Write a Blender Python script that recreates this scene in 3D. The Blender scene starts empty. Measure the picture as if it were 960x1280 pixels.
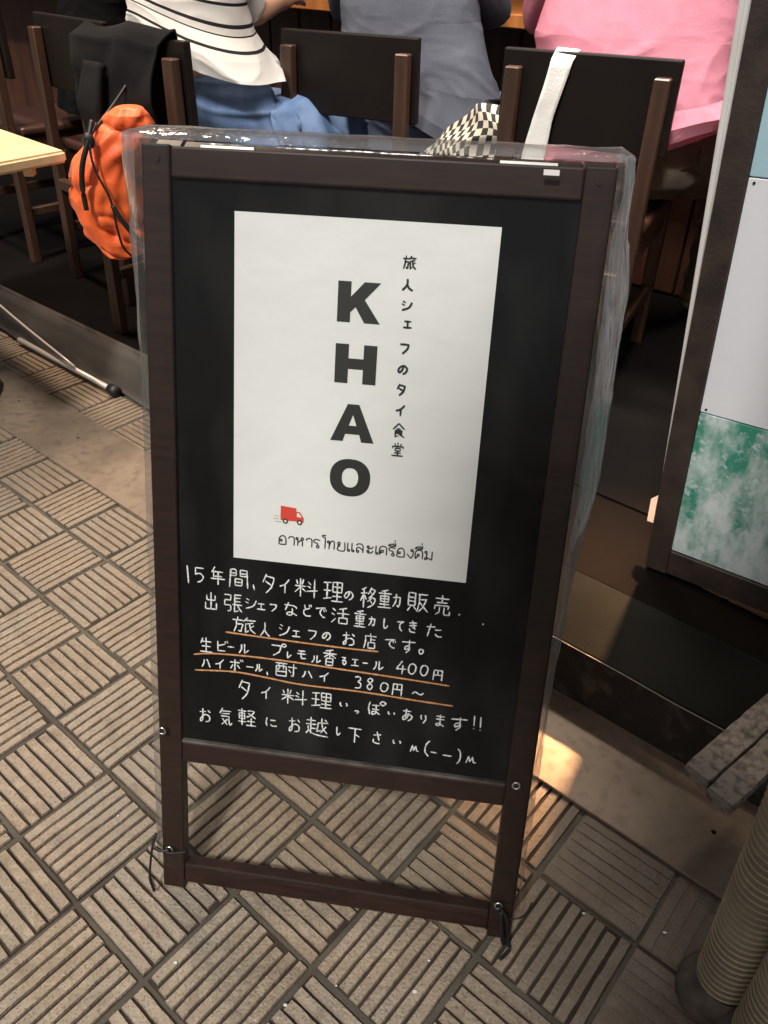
import bpy, bmesh, math, random
from mathutils import Vector, Matrix, noise
sc = bpy.context.scene
COL = sc.collection
random.seed(7)
R_ = random.random
def U(a, b): return a + (b - a) * R_()

# ------------------------------------------------------------ camera
cd = bpy.data.cameras.new('camera'); cam = bpy.data.objects.new('camera', cd); COL.objects.link(cam)
cd.sensor_fit = 'VERTICAL'; cd.sensor_height = 36.0; cd.lens = 36.0 * 1000 / 1280
cd.clip_start = 0.02; cd.clip_end = 300
w2c = Matrix(((0.99976, 0.01270, 0.01761), (0.02171, -0.58503, -0.81072), (0.0, 0.81091, -0.58517)))
cam.matrix_world = Matrix.Translation((0, 0, 1.139)) @ (w2c.transposed() @ Matrix.Diagonal((1, -1, -1))).to_4x4()
sc.camera = cam

# ------------------------------------------------------------ world, sun, exposure
SUN_EL, SUN_AZ = math.radians(54), math.radians(-156)      # azimuth: where the light comes from, clockwise from +Y
wd = bpy.data.worlds.new('World'); sc.world = wd; wd.use_nodes = True
nt = wd.node_tree
sky = nt.nodes.new('ShaderNodeTexSky'); sky.sky_type = 'NISHITA'; sky.sun_disc = False
sky.sun_elevation = SUN_EL; sky.sun_rotation = SUN_AZ; sky.dust_density = 4.0; sky.air_density = 1.0; sky.ozone_density = 0.4
nt.links.new(sky.outputs[0], nt.nodes['Background'].inputs[0]); nt.nodes['Background'].inputs[1].default_value = 0.05
sl = bpy.data.lights.new('sun', 'SUN'); sun = bpy.data.objects.new('sun', sl); COL.objects.link(sun)
sl.energy = 3.0; sl.angle = math.radians(7); sl.color = (1.0, 0.965, 0.92)
sd = Vector((math.sin(SUN_AZ) * math.cos(SUN_EL), math.cos(SUN_AZ) * math.cos(SUN_EL), math.sin(SUN_EL)))
sun.rotation_euler = sd.to_track_quat('Z', 'Y').to_euler(); sun.location = sd * 20
sc.view_settings.view_transform = 'Standard'; sc.view_settings.look = 'None'
sc.view_settings.exposure = 0.0; sc.view_settings.gamma = 1.0
sc.cycles.max_bounces = 8; sc.cycles.transparent_max_bounces = 16

# ------------------------------------------------------------ materials
def mat(name, col, rough=0.6, col2=None, scale=8.0, detail=4.0, bump=0.0, bscale=60.0, metal=0.0, world=False,
        contrast=(0.35, 0.65), spec=0.5, stretch=None, coat=0.0, rough2=None, sheen=0.0, bdist=0.002):
    m = bpy.data.materials.new(name); m.use_nodes = True
    n = m.node_tree.nodes; L = m.node_tree.links; p = n['Principled BSDF']
    p.inputs['Base Color'].default_value = (*col, 1); p.inputs['Roughness'].default_value = rough
    p.inputs['Metallic'].default_value = metal; p.inputs['Specular IOR Level'].default_value = spec
    p.inputs['Coat Weight'].default_value = coat
    p.inputs['Sheen Weight'].default_value = sheen
    if world: co = n.new('ShaderNodeNewGeometry').outputs['Position']
    else: co = n.new('ShaderNodeTexCoord').outputs['Object']
    if stretch:
        mp = n.new('ShaderNodeMapping'); mp.inputs['Scale'].default_value = stretch; L.new(co, mp.inputs[0]); co = mp.outputs[0]
    if col2 is not None:
        t = n.new('ShaderNodeTexNoise'); t.inputs['Scale'].default_value = scale; t.inputs['Detail'].default_value = detail
        L.new(co, t.inputs['Vector'])
        r = n.new('ShaderNodeMapRange'); r.inputs[1].default_value = contrast[0]; r.inputs[2].default_value = contrast[1]
        L.new(t.outputs[0], r.inputs[0])
        mx = n.new('ShaderNodeMix'); mx.data_type = 'RGBA'
        mx.inputs[6].default_value = (*col, 1); mx.inputs[7].default_value = (*col2, 1)
        L.new(r.outputs[0], mx.inputs[0]); L.new(mx.outputs[2], p.inputs['Base Color'])
        if rough2 is not None:
            rr = n.new('ShaderNodeMapRange'); rr.inputs[3].default_value = rough; rr.inputs[4].default_value = rough2
            L.new(t.outputs[0], rr.inputs[0]); L.new(rr.outputs[0], p.inputs['Roughness'])
    if bump:
        t2 = n.new('ShaderNodeTexNoise'); t2.inputs['Scale'].default_value = bscale; t2.inputs['Detail'].default_value = 5
        L.new(co, t2.inputs['Vector'])
        b = n.new('ShaderNodeBump'); b.inputs['Strength'].default_value = bump; b.inputs['Distance'].default_value = bdist
        L.new(t2.outputs[0], b.inputs['Height']); L.new(b.outputs[0], p.inputs['Normal'])
    return m

M = {}
M['frame'] = mat('espresso wood frame', (0.030, 0.0135, 0.009), 0.40, (0.016, 0.008, 0.006), 5, 6, 0.05, 90, stretch=(3, 30, 3), spec=0.3)
M['board'] = mat('chalkboard', (0.005, 0.0052, 0.005), 0.6, (0.024, 0.025, 0.024), 7, 9, contrast=(0.45, 0.80), spec=0.06, stretch=(1.6, 0.7, 1))
M['poster'] = mat('poster paper', (0.79, 0.805, 0.78), 0.5, (0.755, 0.77, 0.745), 2.0, 3, bump=0.5, bscale=5, bdist=0.02)
M['ink'] = mat('poster ink', (0.016, 0.017, 0.015), 0.6)
M['chalk'] = mat('chalk white', (0.88, 0.90, 0.90), 0.9, (0.40, 0.42, 0.42), 620, 3, contrast=(0.50, 0.66))
M['chalk_orange'] = mat('chalk orange', (0.72, 0.36, 0.15), 0.9, (0.55, 0.25, 0.10), 200, 3)
M['red'] = mat('printed red', (0.66, 0.055, 0.03), 0.6)
M['steel'] = mat('eyelet metal', (0.62, 0.62, 0.60), 0.25, metal=1.0)
M['black'] = mat('black cord', (0.008, 0.008, 0.008), 0.5)
M['groove'] = mat('mortar', (0.070, 0.058, 0.043), 0.95, (0.115, 0.100, 0.076), 9, 8, 0.9, 300, world=True)
M['groove2'] = mat('dark rib groove', (0.028, 0.018, 0.012), 0.95, (0.050, 0.035, 0.024), 14, 6, 0.8, 300, world=True)
M['chair'] = mat('chair post wood', (0.062, 0.030, 0.017), 0.42, (0.034, 0.017, 0.010), 6, 5, stretch=(6, 6, 0.6))
M['chairback'] = mat('chair back board', (0.007, 0.005, 0.0045), 0.45, (0.011, 0.008, 0.006), 5, 4, spec=0.25)
M['leather'] = mat('seat leather', (0.045, 0.018, 0.012), 0.4)
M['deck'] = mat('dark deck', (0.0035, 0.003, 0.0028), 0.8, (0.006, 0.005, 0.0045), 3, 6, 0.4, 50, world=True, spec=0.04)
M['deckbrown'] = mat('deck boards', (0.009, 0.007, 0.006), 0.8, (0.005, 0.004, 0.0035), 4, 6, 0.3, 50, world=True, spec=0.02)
M['mat'] = mat('rubber mat', (0.009, 0.009, 0.008), 0.85, (0.015, 0.015, 0.013), 5, 6, 0.3, 120, world=True, spec=0.02)
M['dirt'] = mat('dirty riser', (0.022, 0.016, 0.011), 0.9, (0.080, 0.064, 0.048), 24, 9, 0.9, 90, world=True, contrast=(0.52, 0.72))
M['vinyl'] = mat('grey vinyl', (0.19, 0.165, 0.14), 0.35, (0.11, 0.095, 0.08), 4, 5, 0.2, 30, world=True)
M['alu'] = mat('aluminium tube', (0.74, 0.66, 0.60), 0.4, metal=0.4)
M['plank'] = mat('weathered board', (0.24, 0.205, 0.17), 0.95, (0.085, 0.066, 0.050), 70, 12, 1.0, 120, contrast=(0.44, 0.68), bdist=0.006)
M['pipe'] = mat('ribbed conduit', (0.24, 0.20, 0.14), 0.45, (0.12, 0.095, 0.062), 7, 6, 0.2, 80)
M['piperib'] = mat('conduit coil', (0.38, 0.315, 0.20), 0.35, (0.22, 0.175, 0.105), 9, 5)
M['dirtysleeve'] = mat('dirty sleeve', (0.12, 0.098, 0.072), 0.7, (0.040, 0.032, 0.023), 26, 8, 0.9, 90)
M['pine'] = mat('pine table top', (0.78, 0.62, 0.36), 0.45, (0.70, 0.50, 0.26), 4, 5, stretch=(1, 12, 1))
M['counter'] = mat('counter wood', (0.50, 0.20, 0.055), 0.4, (0.36, 0.13, 0.035), 4, 6, stretch=(0.7, 9, 1), world=True)
M['counterfront'] = mat('counter front boards', (0.085, 0.032, 0.018), 0.5, (0.045, 0.018, 0.011), 4, 6, stretch=(5, 5, 0.7), world=True)
M['wallin'] = mat('interior wall', (0.55, 0.24, 0.07), 0.6, (0.42, 0.17, 0.05), 3, 5, world=True)
M['ceiling'] = mat('ceiling board', (0.45, 0.40, 0.34), 0.8, (0.38, 0.33, 0.28), 2, 4, world=True)
M['panelframe'] = mat('weathered dark frame', (0.050, 0.034, 0.026), 0.55, (0.022, 0.016, 0.013), 14, 8, 0.4, 120)
M['white'] = mat('white board', (0.78, 0.76, 0.74), 0.5, (0.68, 0.66, 0.64), 6, 5)
M['bagorange'] = mat('orange nylon', (0.90, 0.150, 0.022), 0.5, (0.82, 0.11, 0.018), 9, 6, 0.8, 34, sheen=0.2)
M['jacket'] = mat('black jacket cloth', (0.004, 0.004, 0.0045), 0.9, (0.008, 0.008, 0.009), 9, 5, 0.3, 80, spec=0.15)
M['skin'] = mat('skin', (0.52, 0.30, 0.20), 0.5, (0.48, 0.26, 0.17), 8, 4)
M['hair'] = mat('dark hair', (0.012, 0.009, 0.007), 0.4, (0.02, 0.014, 0.01), 60, 3, stretch=(6, 6, 1))
M['denim'] = mat('denim', (0.075, 0.135, 0.26), 0.85, (0.13, 0.20, 0.34), 7, 8, 0.4, 300, stretch=(3, 3, 1))
M['greypants'] = mat('grey blue trousers', (0.085, 0.135, 0.23), 0.85, (0.13, 0.18, 0.27), 7, 6, 0.3, 200)
M['brownpants'] = mat('olive brown trousers', (0.050, 0.039, 0.026), 0.9, (0.070, 0.054, 0.036), 7, 6, 0.3, 200)
M['pink'] = mat('pink cotton', (0.66, 0.27, 0.36), 0.85, (0.62, 0.24, 0.32), 5, 5, 0.3, 250)
M['greyshirt'] = mat('grey blue cotton', (0.125, 0.140, 0.180), 0.9, (0.090, 0.100, 0.130), 6, 5, 0.3, 250)
M['purple'] = mat('violet cotton', (0.10, 0.09, 0.30), 0.85, (0.14, 0.12, 0.36), 6, 5, 0.3, 250)
M['strap'] = mat('white canvas', (0.80, 0.80, 0.76), 0.8, (0.70, 0.70, 0.66), 20, 5, 0.3, 200)
M['shoe'] = mat('brown shoe', (0.030, 0.020, 0.014), 0.5, (0.020, 0.014, 0.010), 8, 5)
M['lampcase'] = mat('lamp casing', (0.7, 0.7, 0.7), 0.5)

def node_mat(name):
    m = bpy.data.materials.new(name); m.use_nodes = True
    return m, m.node_tree.nodes, m.node_tree.links, m.node_tree.nodes['Principled BSDF']

# ribbed paving tile: tone per tile, speckle, dirt and painted shade fixed to the place
def tile_mat():
    m, n, L, p = node_mat('ribbed paving tile')
    pos = n.new('ShaderNodeNewGeometry').outputs['Position']; oi = n.new('ShaderNodeObjectInfo')
    def noise_(s, d, out=0):
        t = n.new('ShaderNodeTexNoise'); t.inputs['Scale'].default_value = s; t.inputs['Detail'].default_value = d
        L.new(pos, t.inputs['Vector']); return t.outputs[0]
    def rng(src, a, b, c=0.0, d=1.0):
        r = n.new('ShaderNodeMapRange'); r.inputs[1].default_value = a; r.inputs[2].default_value = b
        r.inputs[3].default_value = c; r.inputs[4].default_value = d; L.new(src, r.inputs[0]); return r.outputs[0]
    def mix(f, a, b, mode='MIX'):
        x = n.new('ShaderNodeMix'); x.data_type = 'RGBA'; x.blend_type = mode
        if isinstance(f, float): x.inputs[0].default_value = f
        else: L.new(f, x.inputs[0])
        for i, v in ((6, a), (7, b)):
            if isinstance(v, tuple): x.inputs[i].default_value = (*v, 1)
            else: L.new(v, x.inputs[i])
        return x.outputs[2]
    c = mix(oi.outputs['Random'], (0.31, 0.243, 0.165), (0.39, 0.300, 0.215))
    c = mix(rng(noise_(4.2, 3), 0.42, 0.6), c, (0.33, 0.285, 0.22))
    c = mix(rng(noise_(40, 5), 0.50, 0.66, 0, 0.8), c, (0.44, 0.355, 0.255))
    c = mix(rng(noise_(22, 8), 0.53, 0.70, 0, 0.6), c, (0.19, 0.145, 0.105))
    c = mix(rng(noise_(380, 3), 0.56, 0.66, 0, 0.85), c, (0.12, 0.095, 0.07))
    c = mix(rng(noise_(300, 2), 0.66, 0.75, 0, 0.55), c, (0.66, 0.60, 0.52))
    # dirt and the shade of the right-hand floor, both painted into the colour
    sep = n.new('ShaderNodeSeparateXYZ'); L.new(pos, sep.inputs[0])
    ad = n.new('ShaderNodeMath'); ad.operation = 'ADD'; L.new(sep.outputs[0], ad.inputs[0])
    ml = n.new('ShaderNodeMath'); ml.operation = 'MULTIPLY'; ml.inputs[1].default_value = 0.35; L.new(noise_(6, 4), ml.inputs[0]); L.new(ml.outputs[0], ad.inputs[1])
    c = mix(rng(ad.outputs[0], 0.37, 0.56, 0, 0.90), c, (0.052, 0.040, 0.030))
    # tile colour turns darker and browner towards the shop front
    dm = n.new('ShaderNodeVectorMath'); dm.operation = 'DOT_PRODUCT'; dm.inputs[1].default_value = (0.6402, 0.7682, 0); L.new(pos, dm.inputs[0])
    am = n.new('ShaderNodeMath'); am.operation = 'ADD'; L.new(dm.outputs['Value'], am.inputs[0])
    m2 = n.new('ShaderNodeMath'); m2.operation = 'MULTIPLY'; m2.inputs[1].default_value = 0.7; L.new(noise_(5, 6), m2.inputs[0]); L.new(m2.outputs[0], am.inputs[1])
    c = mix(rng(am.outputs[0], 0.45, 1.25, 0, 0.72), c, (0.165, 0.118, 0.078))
    L.new(c, p.inputs['Base Color'])
    L.new(rng(noise_(12, 5), 0.3, 0.7, 0.36, 0.62), p.inputs['Roughness'])
    b = n.new('ShaderNodeBump'); b.inputs['Strength'].default_value = 0.9; b.inputs['Distance'].default_value = 0.003
    L.new(noise_(170, 8), b.inputs['Height']); L.new(b.outputs[0], p.inputs['Normal'])
    return m
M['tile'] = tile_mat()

def strip_mat():
    m, n, L, p = node_mat('worn steel cover')
    pos = n.new('ShaderNodeNewGeometry').outputs['Position']
    def nz(s, d):
        t = n.new('ShaderNodeTexNoise'); t.inputs['Scale'].default_value = s; t.inputs['Detail'].default_value = d; L.new(pos, t.inputs[0]); return t.outputs[0]
    cr = n.new('ShaderNodeValToRGB'); L.new(nz(5, 8), cr.inputs[0]); e = cr.color_ramp.elements
    e[0].position = 0.32; e[0].color = (0.16, 0.120, 0.085, 1); e[1].position = 0.66; e[1].color = (0.27, 0.205, 0.145, 1)
    r2 = n.new('ShaderNodeMapRange'); r2.inputs[1].default_value = 0.50; r2.inputs[2].default_value = 0.85; L.new(nz(48, 12), r2.inputs[0])
    x = n.new('ShaderNodeMix'); x.data_type = 'RGBA'; L.new(r2.outputs[0], x.inputs[0]); L.new(cr.outputs[0], x.inputs[6]); x.inputs[7].default_value = (0.12, 0.085, 0.06, 1)
    L.new(x.outputs[2], p.inputs['Base Color']); p.inputs['Metallic'].default_value = 0.25
    r3 = n.new('ShaderNodeMapRange'); r3.inputs[3].default_value = 0.38; r3.inputs[4].default_value = 0.7; L.new(nz(9, 6), r3.inputs[0]); L.new(r3.outputs[0], p.inputs['Roughness'])
    b = n.new('ShaderNodeBump'); b.inputs['Strength'].default_value = 0.3; b.inputs['Distance'].default_value = 0.001; L.new(nz(90, 6), b.inputs['Height']); L.new(b.outputs[0], p.inputs['Normal'])
    return m
M['strip'] = strip_mat()

# clear plastic film
def film(name, milky, gloss, col=(0.85, 0.85, 0.85), rough=0.12, bump=0.0, bs=12.0):
    m = bpy.data.materials.new(name); m.use_nodes = True; n = m.node_tree.nodes; L = m.node_tree.links
    n.clear(); out = n.new('ShaderNodeOutputMaterial')
    tr = n.new('ShaderNodeBsdfTransparent'); gl = n.new('ShaderNodeBsdfGlossy'); gl.inputs['Roughness'].default_value = rough
    df = n.new('ShaderNodeBsdfDiffuse'); df.inputs['Color'].default_value = (*col, 1)
    tl = n.new('ShaderNodeBsdfTranslucent'); tl.inputs['Color'].default_value = (*col, 1)
    tr.inputs['Color'].default_value = (0.97, 0.97, 0.96, 1)
    d2 = n.new('ShaderNodeMixShader'); d2.inputs[0].default_value = 0.5; L.new(df.outputs[0], d2.inputs[1]); L.new(tl.outputs[0], d2.inputs[2])
    a = n.new('ShaderNodeMixShader'); a.inputs[0].default_value = milky; L.new(tr.outputs[0], a.inputs[1]); L.new(d2.outputs[0], a.inputs[2])
    fr = n.new('ShaderNodeFresnel'); fr.inputs[0].default_value = 1.45
    mu = n.new('ShaderNodeMath'); mu.operation = 'MULTIPLY'; mu.inputs[1].default_value = gloss; mu.use_clamp = True; L.new(fr.outputs[0], mu.inputs[0]); mn = n.new('ShaderNodeMath'); mn.operation = 'MINIMUM'; mn.inputs[1].default_value = 0.34; L.new(mu.outputs[0], mn.inputs[0])
    b = n.new('ShaderNodeMixShader'); L.new(mn.outputs[0], b.inputs[0]); L.new(a.outputs[0], b.inputs[1]); L.new(gl.outputs[0], b.inputs[2])
    tc = n.new('ShaderNodeTexCoord'); mp = n.new('ShaderNodeMapping'); mp.inputs['Scale'].default_value = (1.0, 1.0, 0.16); L.new(tc.outputs['Object'], mp.inputs[0])
    t = n.new('ShaderNodeTexNoise'); t.inputs['Scale'].default_value = bs; t.inputs['Detail'].default_value = 3; L.new(mp.outputs[0], t.inputs[0])
    if bump:
        bp = n.new('ShaderNodeBump'); bp.inputs['Strength'].default_value = bump; bp.inputs['Distance'].default_value = 0.01
        L.new(t.outputs[0], bp.inputs['Height']); L.new(bp.outputs[0], gl.inputs['Normal']); 
    L.new(b.outputs[0], out.inputs[0]); return m
M['film_front'] = film('clear film front', 0.005, 0.42, rough=0.13, bump=0.5, bs=14)
M['film_side'] = film('clear film side', 0.22, 1.8, rough=0.16, bump=0.9, bs=26)

def stripes_mat():
    m, n, L, p = node_mat('white shirt with black stripes')
    tc = n.new('ShaderNodeUVMap'); sep = n.new('ShaderNodeSeparateXYZ'); L.new(tc.outputs[0], sep.inputs[0])
    mo = n.new('ShaderNodeMath'); mo.operation = 'FRACT'; mu = n.new('ShaderNodeMath'); mu.operation = 'MULTIPLY'; mu.inputs[1].default_value = 11.0
    L.new(sep.outputs[1], mu.inputs[0]); L.new(mu.outputs[0], mo.inputs[0])
    lt = n.new('ShaderNodeMath'); lt.operation = 'LESS_THAN'; lt.inputs[1].default_value = 0.2; L.new(mo.outputs[0], lt.inputs[0])
    gt = n.new('ShaderNodeMath'); gt.operation = 'GREATER_THAN'; gt.inputs[1].default_value = 0.24; L.new(sep.outputs[1], gt.inputs[0])
    an = n.new('ShaderNodeMath'); an.operation = 'MULTIPLY'; L.new(lt.outputs[0], an.inputs[0]); L.new(gt.outputs[0], an.inputs[1])
    x = n.new('ShaderNodeMix'); x.data_type = 'RGBA'; L.new(an.outputs[0], x.inputs[0]); x.inputs[6].default_value = (0.82, 0.80, 0.76, 1); x.inputs[7].default_value = (0.012, 0.012, 0.014, 1)
    L.new(x.outputs[2], p.inputs['Base Color']); p.inputs['Roughness'].default_value = 0.85; return m
M['stripes'] = stripes_mat()
def plaid_mat():
    m, n, L, p = node_mat('black and cream checked cloth')
    tc = n.new('ShaderNodeUVMap'); ck = n.new('ShaderNodeTexChecker'); ck.inputs['Scale'].default_value = 1.0
    mp = n.new('ShaderNodeMapping'); mp.inputs['Scale'].default_value = (30, 13, 1); L.new(tc.outputs[0], mp.inputs[0]); L.new(mp.outputs[0], ck.inputs[0])
    ck.inputs[1].default_value = (0.40, 0.36, 0.28, 1); ck.inputs[2].default_value = (0.012, 0.012, 0.014, 1)
    L.new(ck.outputs[0], p.inputs['Base Color']); p.inputs['Roughness'].default_value = 0.9; return m
M['plaid'] = plaid_mat()

def seascape(name, a, b, c, lo, hi, scale, stretch, c2=None):
    """weathered printed panel: a base colour, a second washed over it by noise, scratches of a third"""
    m, n, L, p = node_mat(name)
    tc = n.new('ShaderNodeTexCoord'); mp = n.new('ShaderNodeMapping'); mp.inputs['Scale'].default_value = stretch; L.new(tc.outputs['Object'], mp.inputs[0])
    t = n.new('ShaderNodeTexNoise'); t.inputs['Scale'].default_value = scale; t.inputs['Detail'].default_value = 8; t.inputs['Distortion'].default_value = 0.1; t.inputs['Roughness'].default_value = 0.65; L.new(mp.outputs[0], t.inputs[0])
    sep = n.new('ShaderNodeSeparateXYZ'); L.new(tc.outputs['Object'], sep.inputs[0])
    gr = n.new('ShaderNodeMapRange'); gr.inputs[1].default_value = 0.06; gr.inputs[2].default_value = 0.30; gr.inputs[3].default_value = 0.10; gr.inputs[4].default_value = -0.04
    L.new(sep.outputs[1], gr.inputs[0])
    ad = n.new('ShaderNodeMath'); ad.operation = 'ADD'; L.new(t.outputs[0], ad.inputs[0])
    if c2: L.new(gr.outputs[0], ad.inputs[1])
    else: ad.inputs[1].default_value = 0
    r = n.new('ShaderNodeMapRange'); r.inputs[1].default_value = lo; r.inputs[2].default_value = hi; L.new(ad.outputs[0], r.inputs[0])
    x = n.new('ShaderNodeMix'); x.data_type = 'RGBA'; L.new(r.outputs[0], x.inputs[0]); x.inputs[6].default_value = (*a, 1); x.inputs[7].default_value = (*b, 1)
    t2 = n.new('ShaderNodeTexNoise'); t2.inputs['Scale'].default_value = 60; t2.inputs['Detail'].default_value = 7; t2.inputs['Roughness'].default_value = 0.7; L.new(tc.outputs['Object'], t2.inputs[0])
    r2 = n.new('ShaderNodeMapRange'); r2.inputs[1].default_value = 0.52; r2.inputs[2].default_value = 0.62; L.new(t2.outputs[0], r2.inputs[0])
    y = n.new('ShaderNodeMix'); y.data_type = 'RGBA'; L.new(r2.outputs[0], y.inputs[0]); L.new(x.outputs[2], y.inputs[6]); y.inputs[7].default_value = (*c, 1)
    L.new(y.outputs[2], p.inputs['Base Color']); p.inputs['Roughness'].default_value = 0.35; return m
M['pblue'] = seascape('faded light blue print', (0.38, 0.58, 0.66), (0.46, 0.66, 0.72), (0.42, 0.62, 0.69), 0.35, 0.65, 3, (1, 1, 1))
M['pwhite'] = seascape('white print', (0.80, 0.81, 0.83), (0.76, 0.77, 0.80), (0.78, 0.79, 0.81), 0.35, 0.65, 3, (1, 1, 1))
M['pgreen'] = seascape('green and white scuffed print', (0.045, 0.27, 0.185), (0.66, 0.73, 0.72), (0.56, 0.68, 0.65), 0.40, 0.64, 10.0, (1.9, 0.9, 1), True)

# ------------------------------------------------------------ object helpers
def tag(o, label=None, cat=None, group=None, kind=None):
    if label: o['label'] = label
    if cat: o['category'] = cat
    if group: o['group'] = group
    if kind: o['kind'] = kind
    return o
def thing(name, label, cat, loc=(0, 0, 0), rz=0.0, group=None, mw=None):
    o = bpy.data.objects.new(name, None); COL.objects.link(o); o.empty_display_size = 0.1
    if mw is not None: o.matrix_world = mw
    else: o.location = loc; o.rotation_euler = (0, 0, rz)
    return tag(o, label, cat, group)
def finish(bm, name, m, parent=None, smooth=False, mats=None):
    me = bpy.data.meshes.new(name); bm.normal_update(); bm.to_mesh(me); bm.free()
    for x in (mats or [m]): me.materials.append(x)
    if smooth:
        for f in me.polygons: f.use_smooth = True
    o = bpy.data.objects.new(name, me); COL.objects.link(o)
    if parent is not None: o.parent = parent
    return o
def BM(): return bmesh.new()
def box(bm, x0, x1, y0, y1, z0, z1, bev=0.0, mtx=None, seg=1):
    vs = [bm.verts.new((x, y, z)) for x in (x0, x1) for y in (y0, y1) for z in (z0, z1)]
    fs = [(0, 1, 3, 2), (4, 6, 7, 5), (0, 4, 5, 1), (2, 3, 7, 6), (0, 2, 6, 4), (1, 5, 7, 3)]
    fc = [bm.faces.new([vs[i] for i in f]) for f in fs]
    if bev:
        ed = list({e for f in fc for e in f.edges})
        r = bmesh.ops.bevel(bm, geom=ed, offset=bev, segments=seg, affect='EDGES', profile=0.5)
        vs = list({v for f in r['faces'] for v in f.verts} | {v for v in vs if v.is_valid})
    if mtx is not None: bmesh.ops.transform(bm, matrix=mtx, verts=[v for v in vs if v.is_valid])
def tube(bm, pts, r, seg=8, caps=True, rad=None):
    pts = [Vector(p) for p in pts]; rings = []
    up = Vector((0, 0, 1))
    for i, p in enumerate(pts):
        t = (pts[min(i + 1, len(pts) - 1)] - pts[max(i - 1, 0)]).normalized()
        a = t.cross(up)
        if a.length < 0.05: a = t.cross(Vector((0, 1, 0)))
        a.normalize(); b = t.cross(a)
        rr = rad[i] if rad else r
        rings.append([bm.verts.new(p + (a * math.cos(k * math.tau / seg) + b * math.sin(k * math.tau / seg)) * rr) for k in range(seg)])
    for i in range(len(rings) - 1):
        for k in range(seg):
            bm.faces.new((rings[i][k], rings[i][(k + 1) % seg], rings[i + 1][(k + 1) % seg], rings[i + 1][k]))
    if caps:
        bm.faces.new(rings[0][::-1]); bm.faces.new(rings[-1])
    return rings
def beam(bm, a, b, wx, wy, bev=0.003, topscale=1.0):
    """square-section bar from a to b, widths along local x and y"""
    a = Vector(a); b = Vector(b); vs = []
    for p, s in ((a, 1.0), (b, topscale)):
        for sx, sy in ((-1, -1), (1, -1), (1, 1), (-1, 1)): vs.append(bm.verts.new(p + Vector((sx * wx / 2 * s, sy * wy / 2 * s, 0))))
    f = [bm.faces.new((vs[0], vs[3], vs[2], vs[1])), bm.faces.new(vs[4:8])]
    for k in range(4): f.append(bm.faces.new((vs[k], vs[(k + 1) % 4], vs[4 + (k + 1) % 4], vs[4 + k])))
    if bev: bmesh.ops.bevel(bm, geom=list({e for q in f for e in q.edges}), offset=bev, segments=1, affect='EDGES')
def cr(pts, n=6):
    if len(pts) < 3: return pts
    closed = pts[0] == pts[-1]; out = []
    N = len(pts)
    for i in range(N - 1):
        p0 = pts[i - 1] if i > 0 else (pts[-2] if closed else pts[0]); p1 = pts[i]; p2 = pts[i + 1]
        p3 = pts[i + 2] if i + 2 < N else (pts[1] if closed else pts[-1])
        for k in range(n):
            t = k / n
            out.append(tuple(0.5 * (2 * b + (c - a) * t + (2 * a - 5 * b + 4 * c - d) * t * t + (3 * b - a - 3 * c + d) * t ** 3) for a, b, c, d in zip(p0, p1, p2, p3)))
    out.append(pts[-1]); return out
D_ = Vector((0.7682, -0.6402, 0)); M_ = Vector((0.6402, 0.7682, 0))        # along and away from the shop front
SHOP = math.atan2(D_.y, D_.x)
def F(d, m, z=0.0): return D_ * d + M_ * m + Vector((0, 0, z))
FM = Matrix.Rotation(SHOP, 4, 'Z')                                          # local x = along the front, y = away

# ------------------------------------------------------------ ground and paving
bm = BM(); box(bm, -40, 40, -40, 40, -0.3, -0.0065)
ground = tag(finish(bm, 'ground', M['groove']), kind='structure')
bm = BM(); box(bm, -0.1, 0.1, -0.1, 0.1, -0.03, -0.02)
S = 0.16; T0 = Vector((-0.69853, 1.03017, 0))
def tile_mesh(k, worn=False):
    rnd = random.Random(k); b = BM(); n = 8; g = 0.010 / S * S
    L0 = 0.0052; ln = S - 2 * L0; pitch = (S - 0.006) / n
    box(b, 0.004, S - 0.004, 0.004, S - 0.004, -0.0062, -0.0050 if not worn else -0.0021)
    for i in range(n):
        c = 0.0030 + pitch * (i + 0.5); hw = pitch * (0.405 if not worn else 0.44)
        e0, e1 = L0 + rnd.uniform(-0.002, 0.0025) + (0.0045 if rnd.random() < 0.05 else 0), S - L0 + rnd.uniform(-0.0025, 0.002) - (0.004 if rnd.random() < 0.05 else 0)
        zt = rnd.uniform(-0.0009, 0.0003)
        nseg = 8; prev = None
        for s in range(nseg + 1):
            x = e0 + (e1 - e0) * s / nseg; j = rnd.uniform(-0.0006, 0.0006); q = rnd.uniform(-0.0005, 0.0) - (0.0016 if rnd.random() < 0.03 and not worn else 0)
            tp = 0.0011; end = s in (0, nseg); dx = (tp if s == 0 else -tp) if end else 0
            v = [b.verts.new((x, c - hw + j, -0.0055)), b.verts.new((x + dx, c - hw + tp + j, zt + q - (0.0006 if end else 0))),
                 b.verts.new((x + dx, c + hw - tp + j, zt + q - (0.0006 if end else 0))), b.verts.new((x, c + hw + j, -0.0055))]
            if prev:
                for a in range(3): b.faces.new((prev[a], v[a], v[a + 1], prev[a + 1]))
            else: b.faces.new(v[::-1])
            prev = v
        b.faces.new(prev)
    b.normal_update(); me = bpy.data.meshes.new('tile'); b.to_mesh(me); b.free(); me.materials.append(M['tile'])
    me.materials.append(M['groove2'])
    for p in (list(me.polygons)[:6] if not worn else []): p.material_index = 1
    return me
tms = [tile_mesh(k) for k in range(8)]; twm = [tile_mesh(50 + k, True) for k in range(3)]
def excess(p):
    q = w2c @ (Vector(p) - Vector((0, 0, 1.139)))
    return 9.0 if q.z < 0.15 else max(abs(q.x / q.z) - 0.48, abs(q.y / q.z) - 0.64)
cells = []
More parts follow.
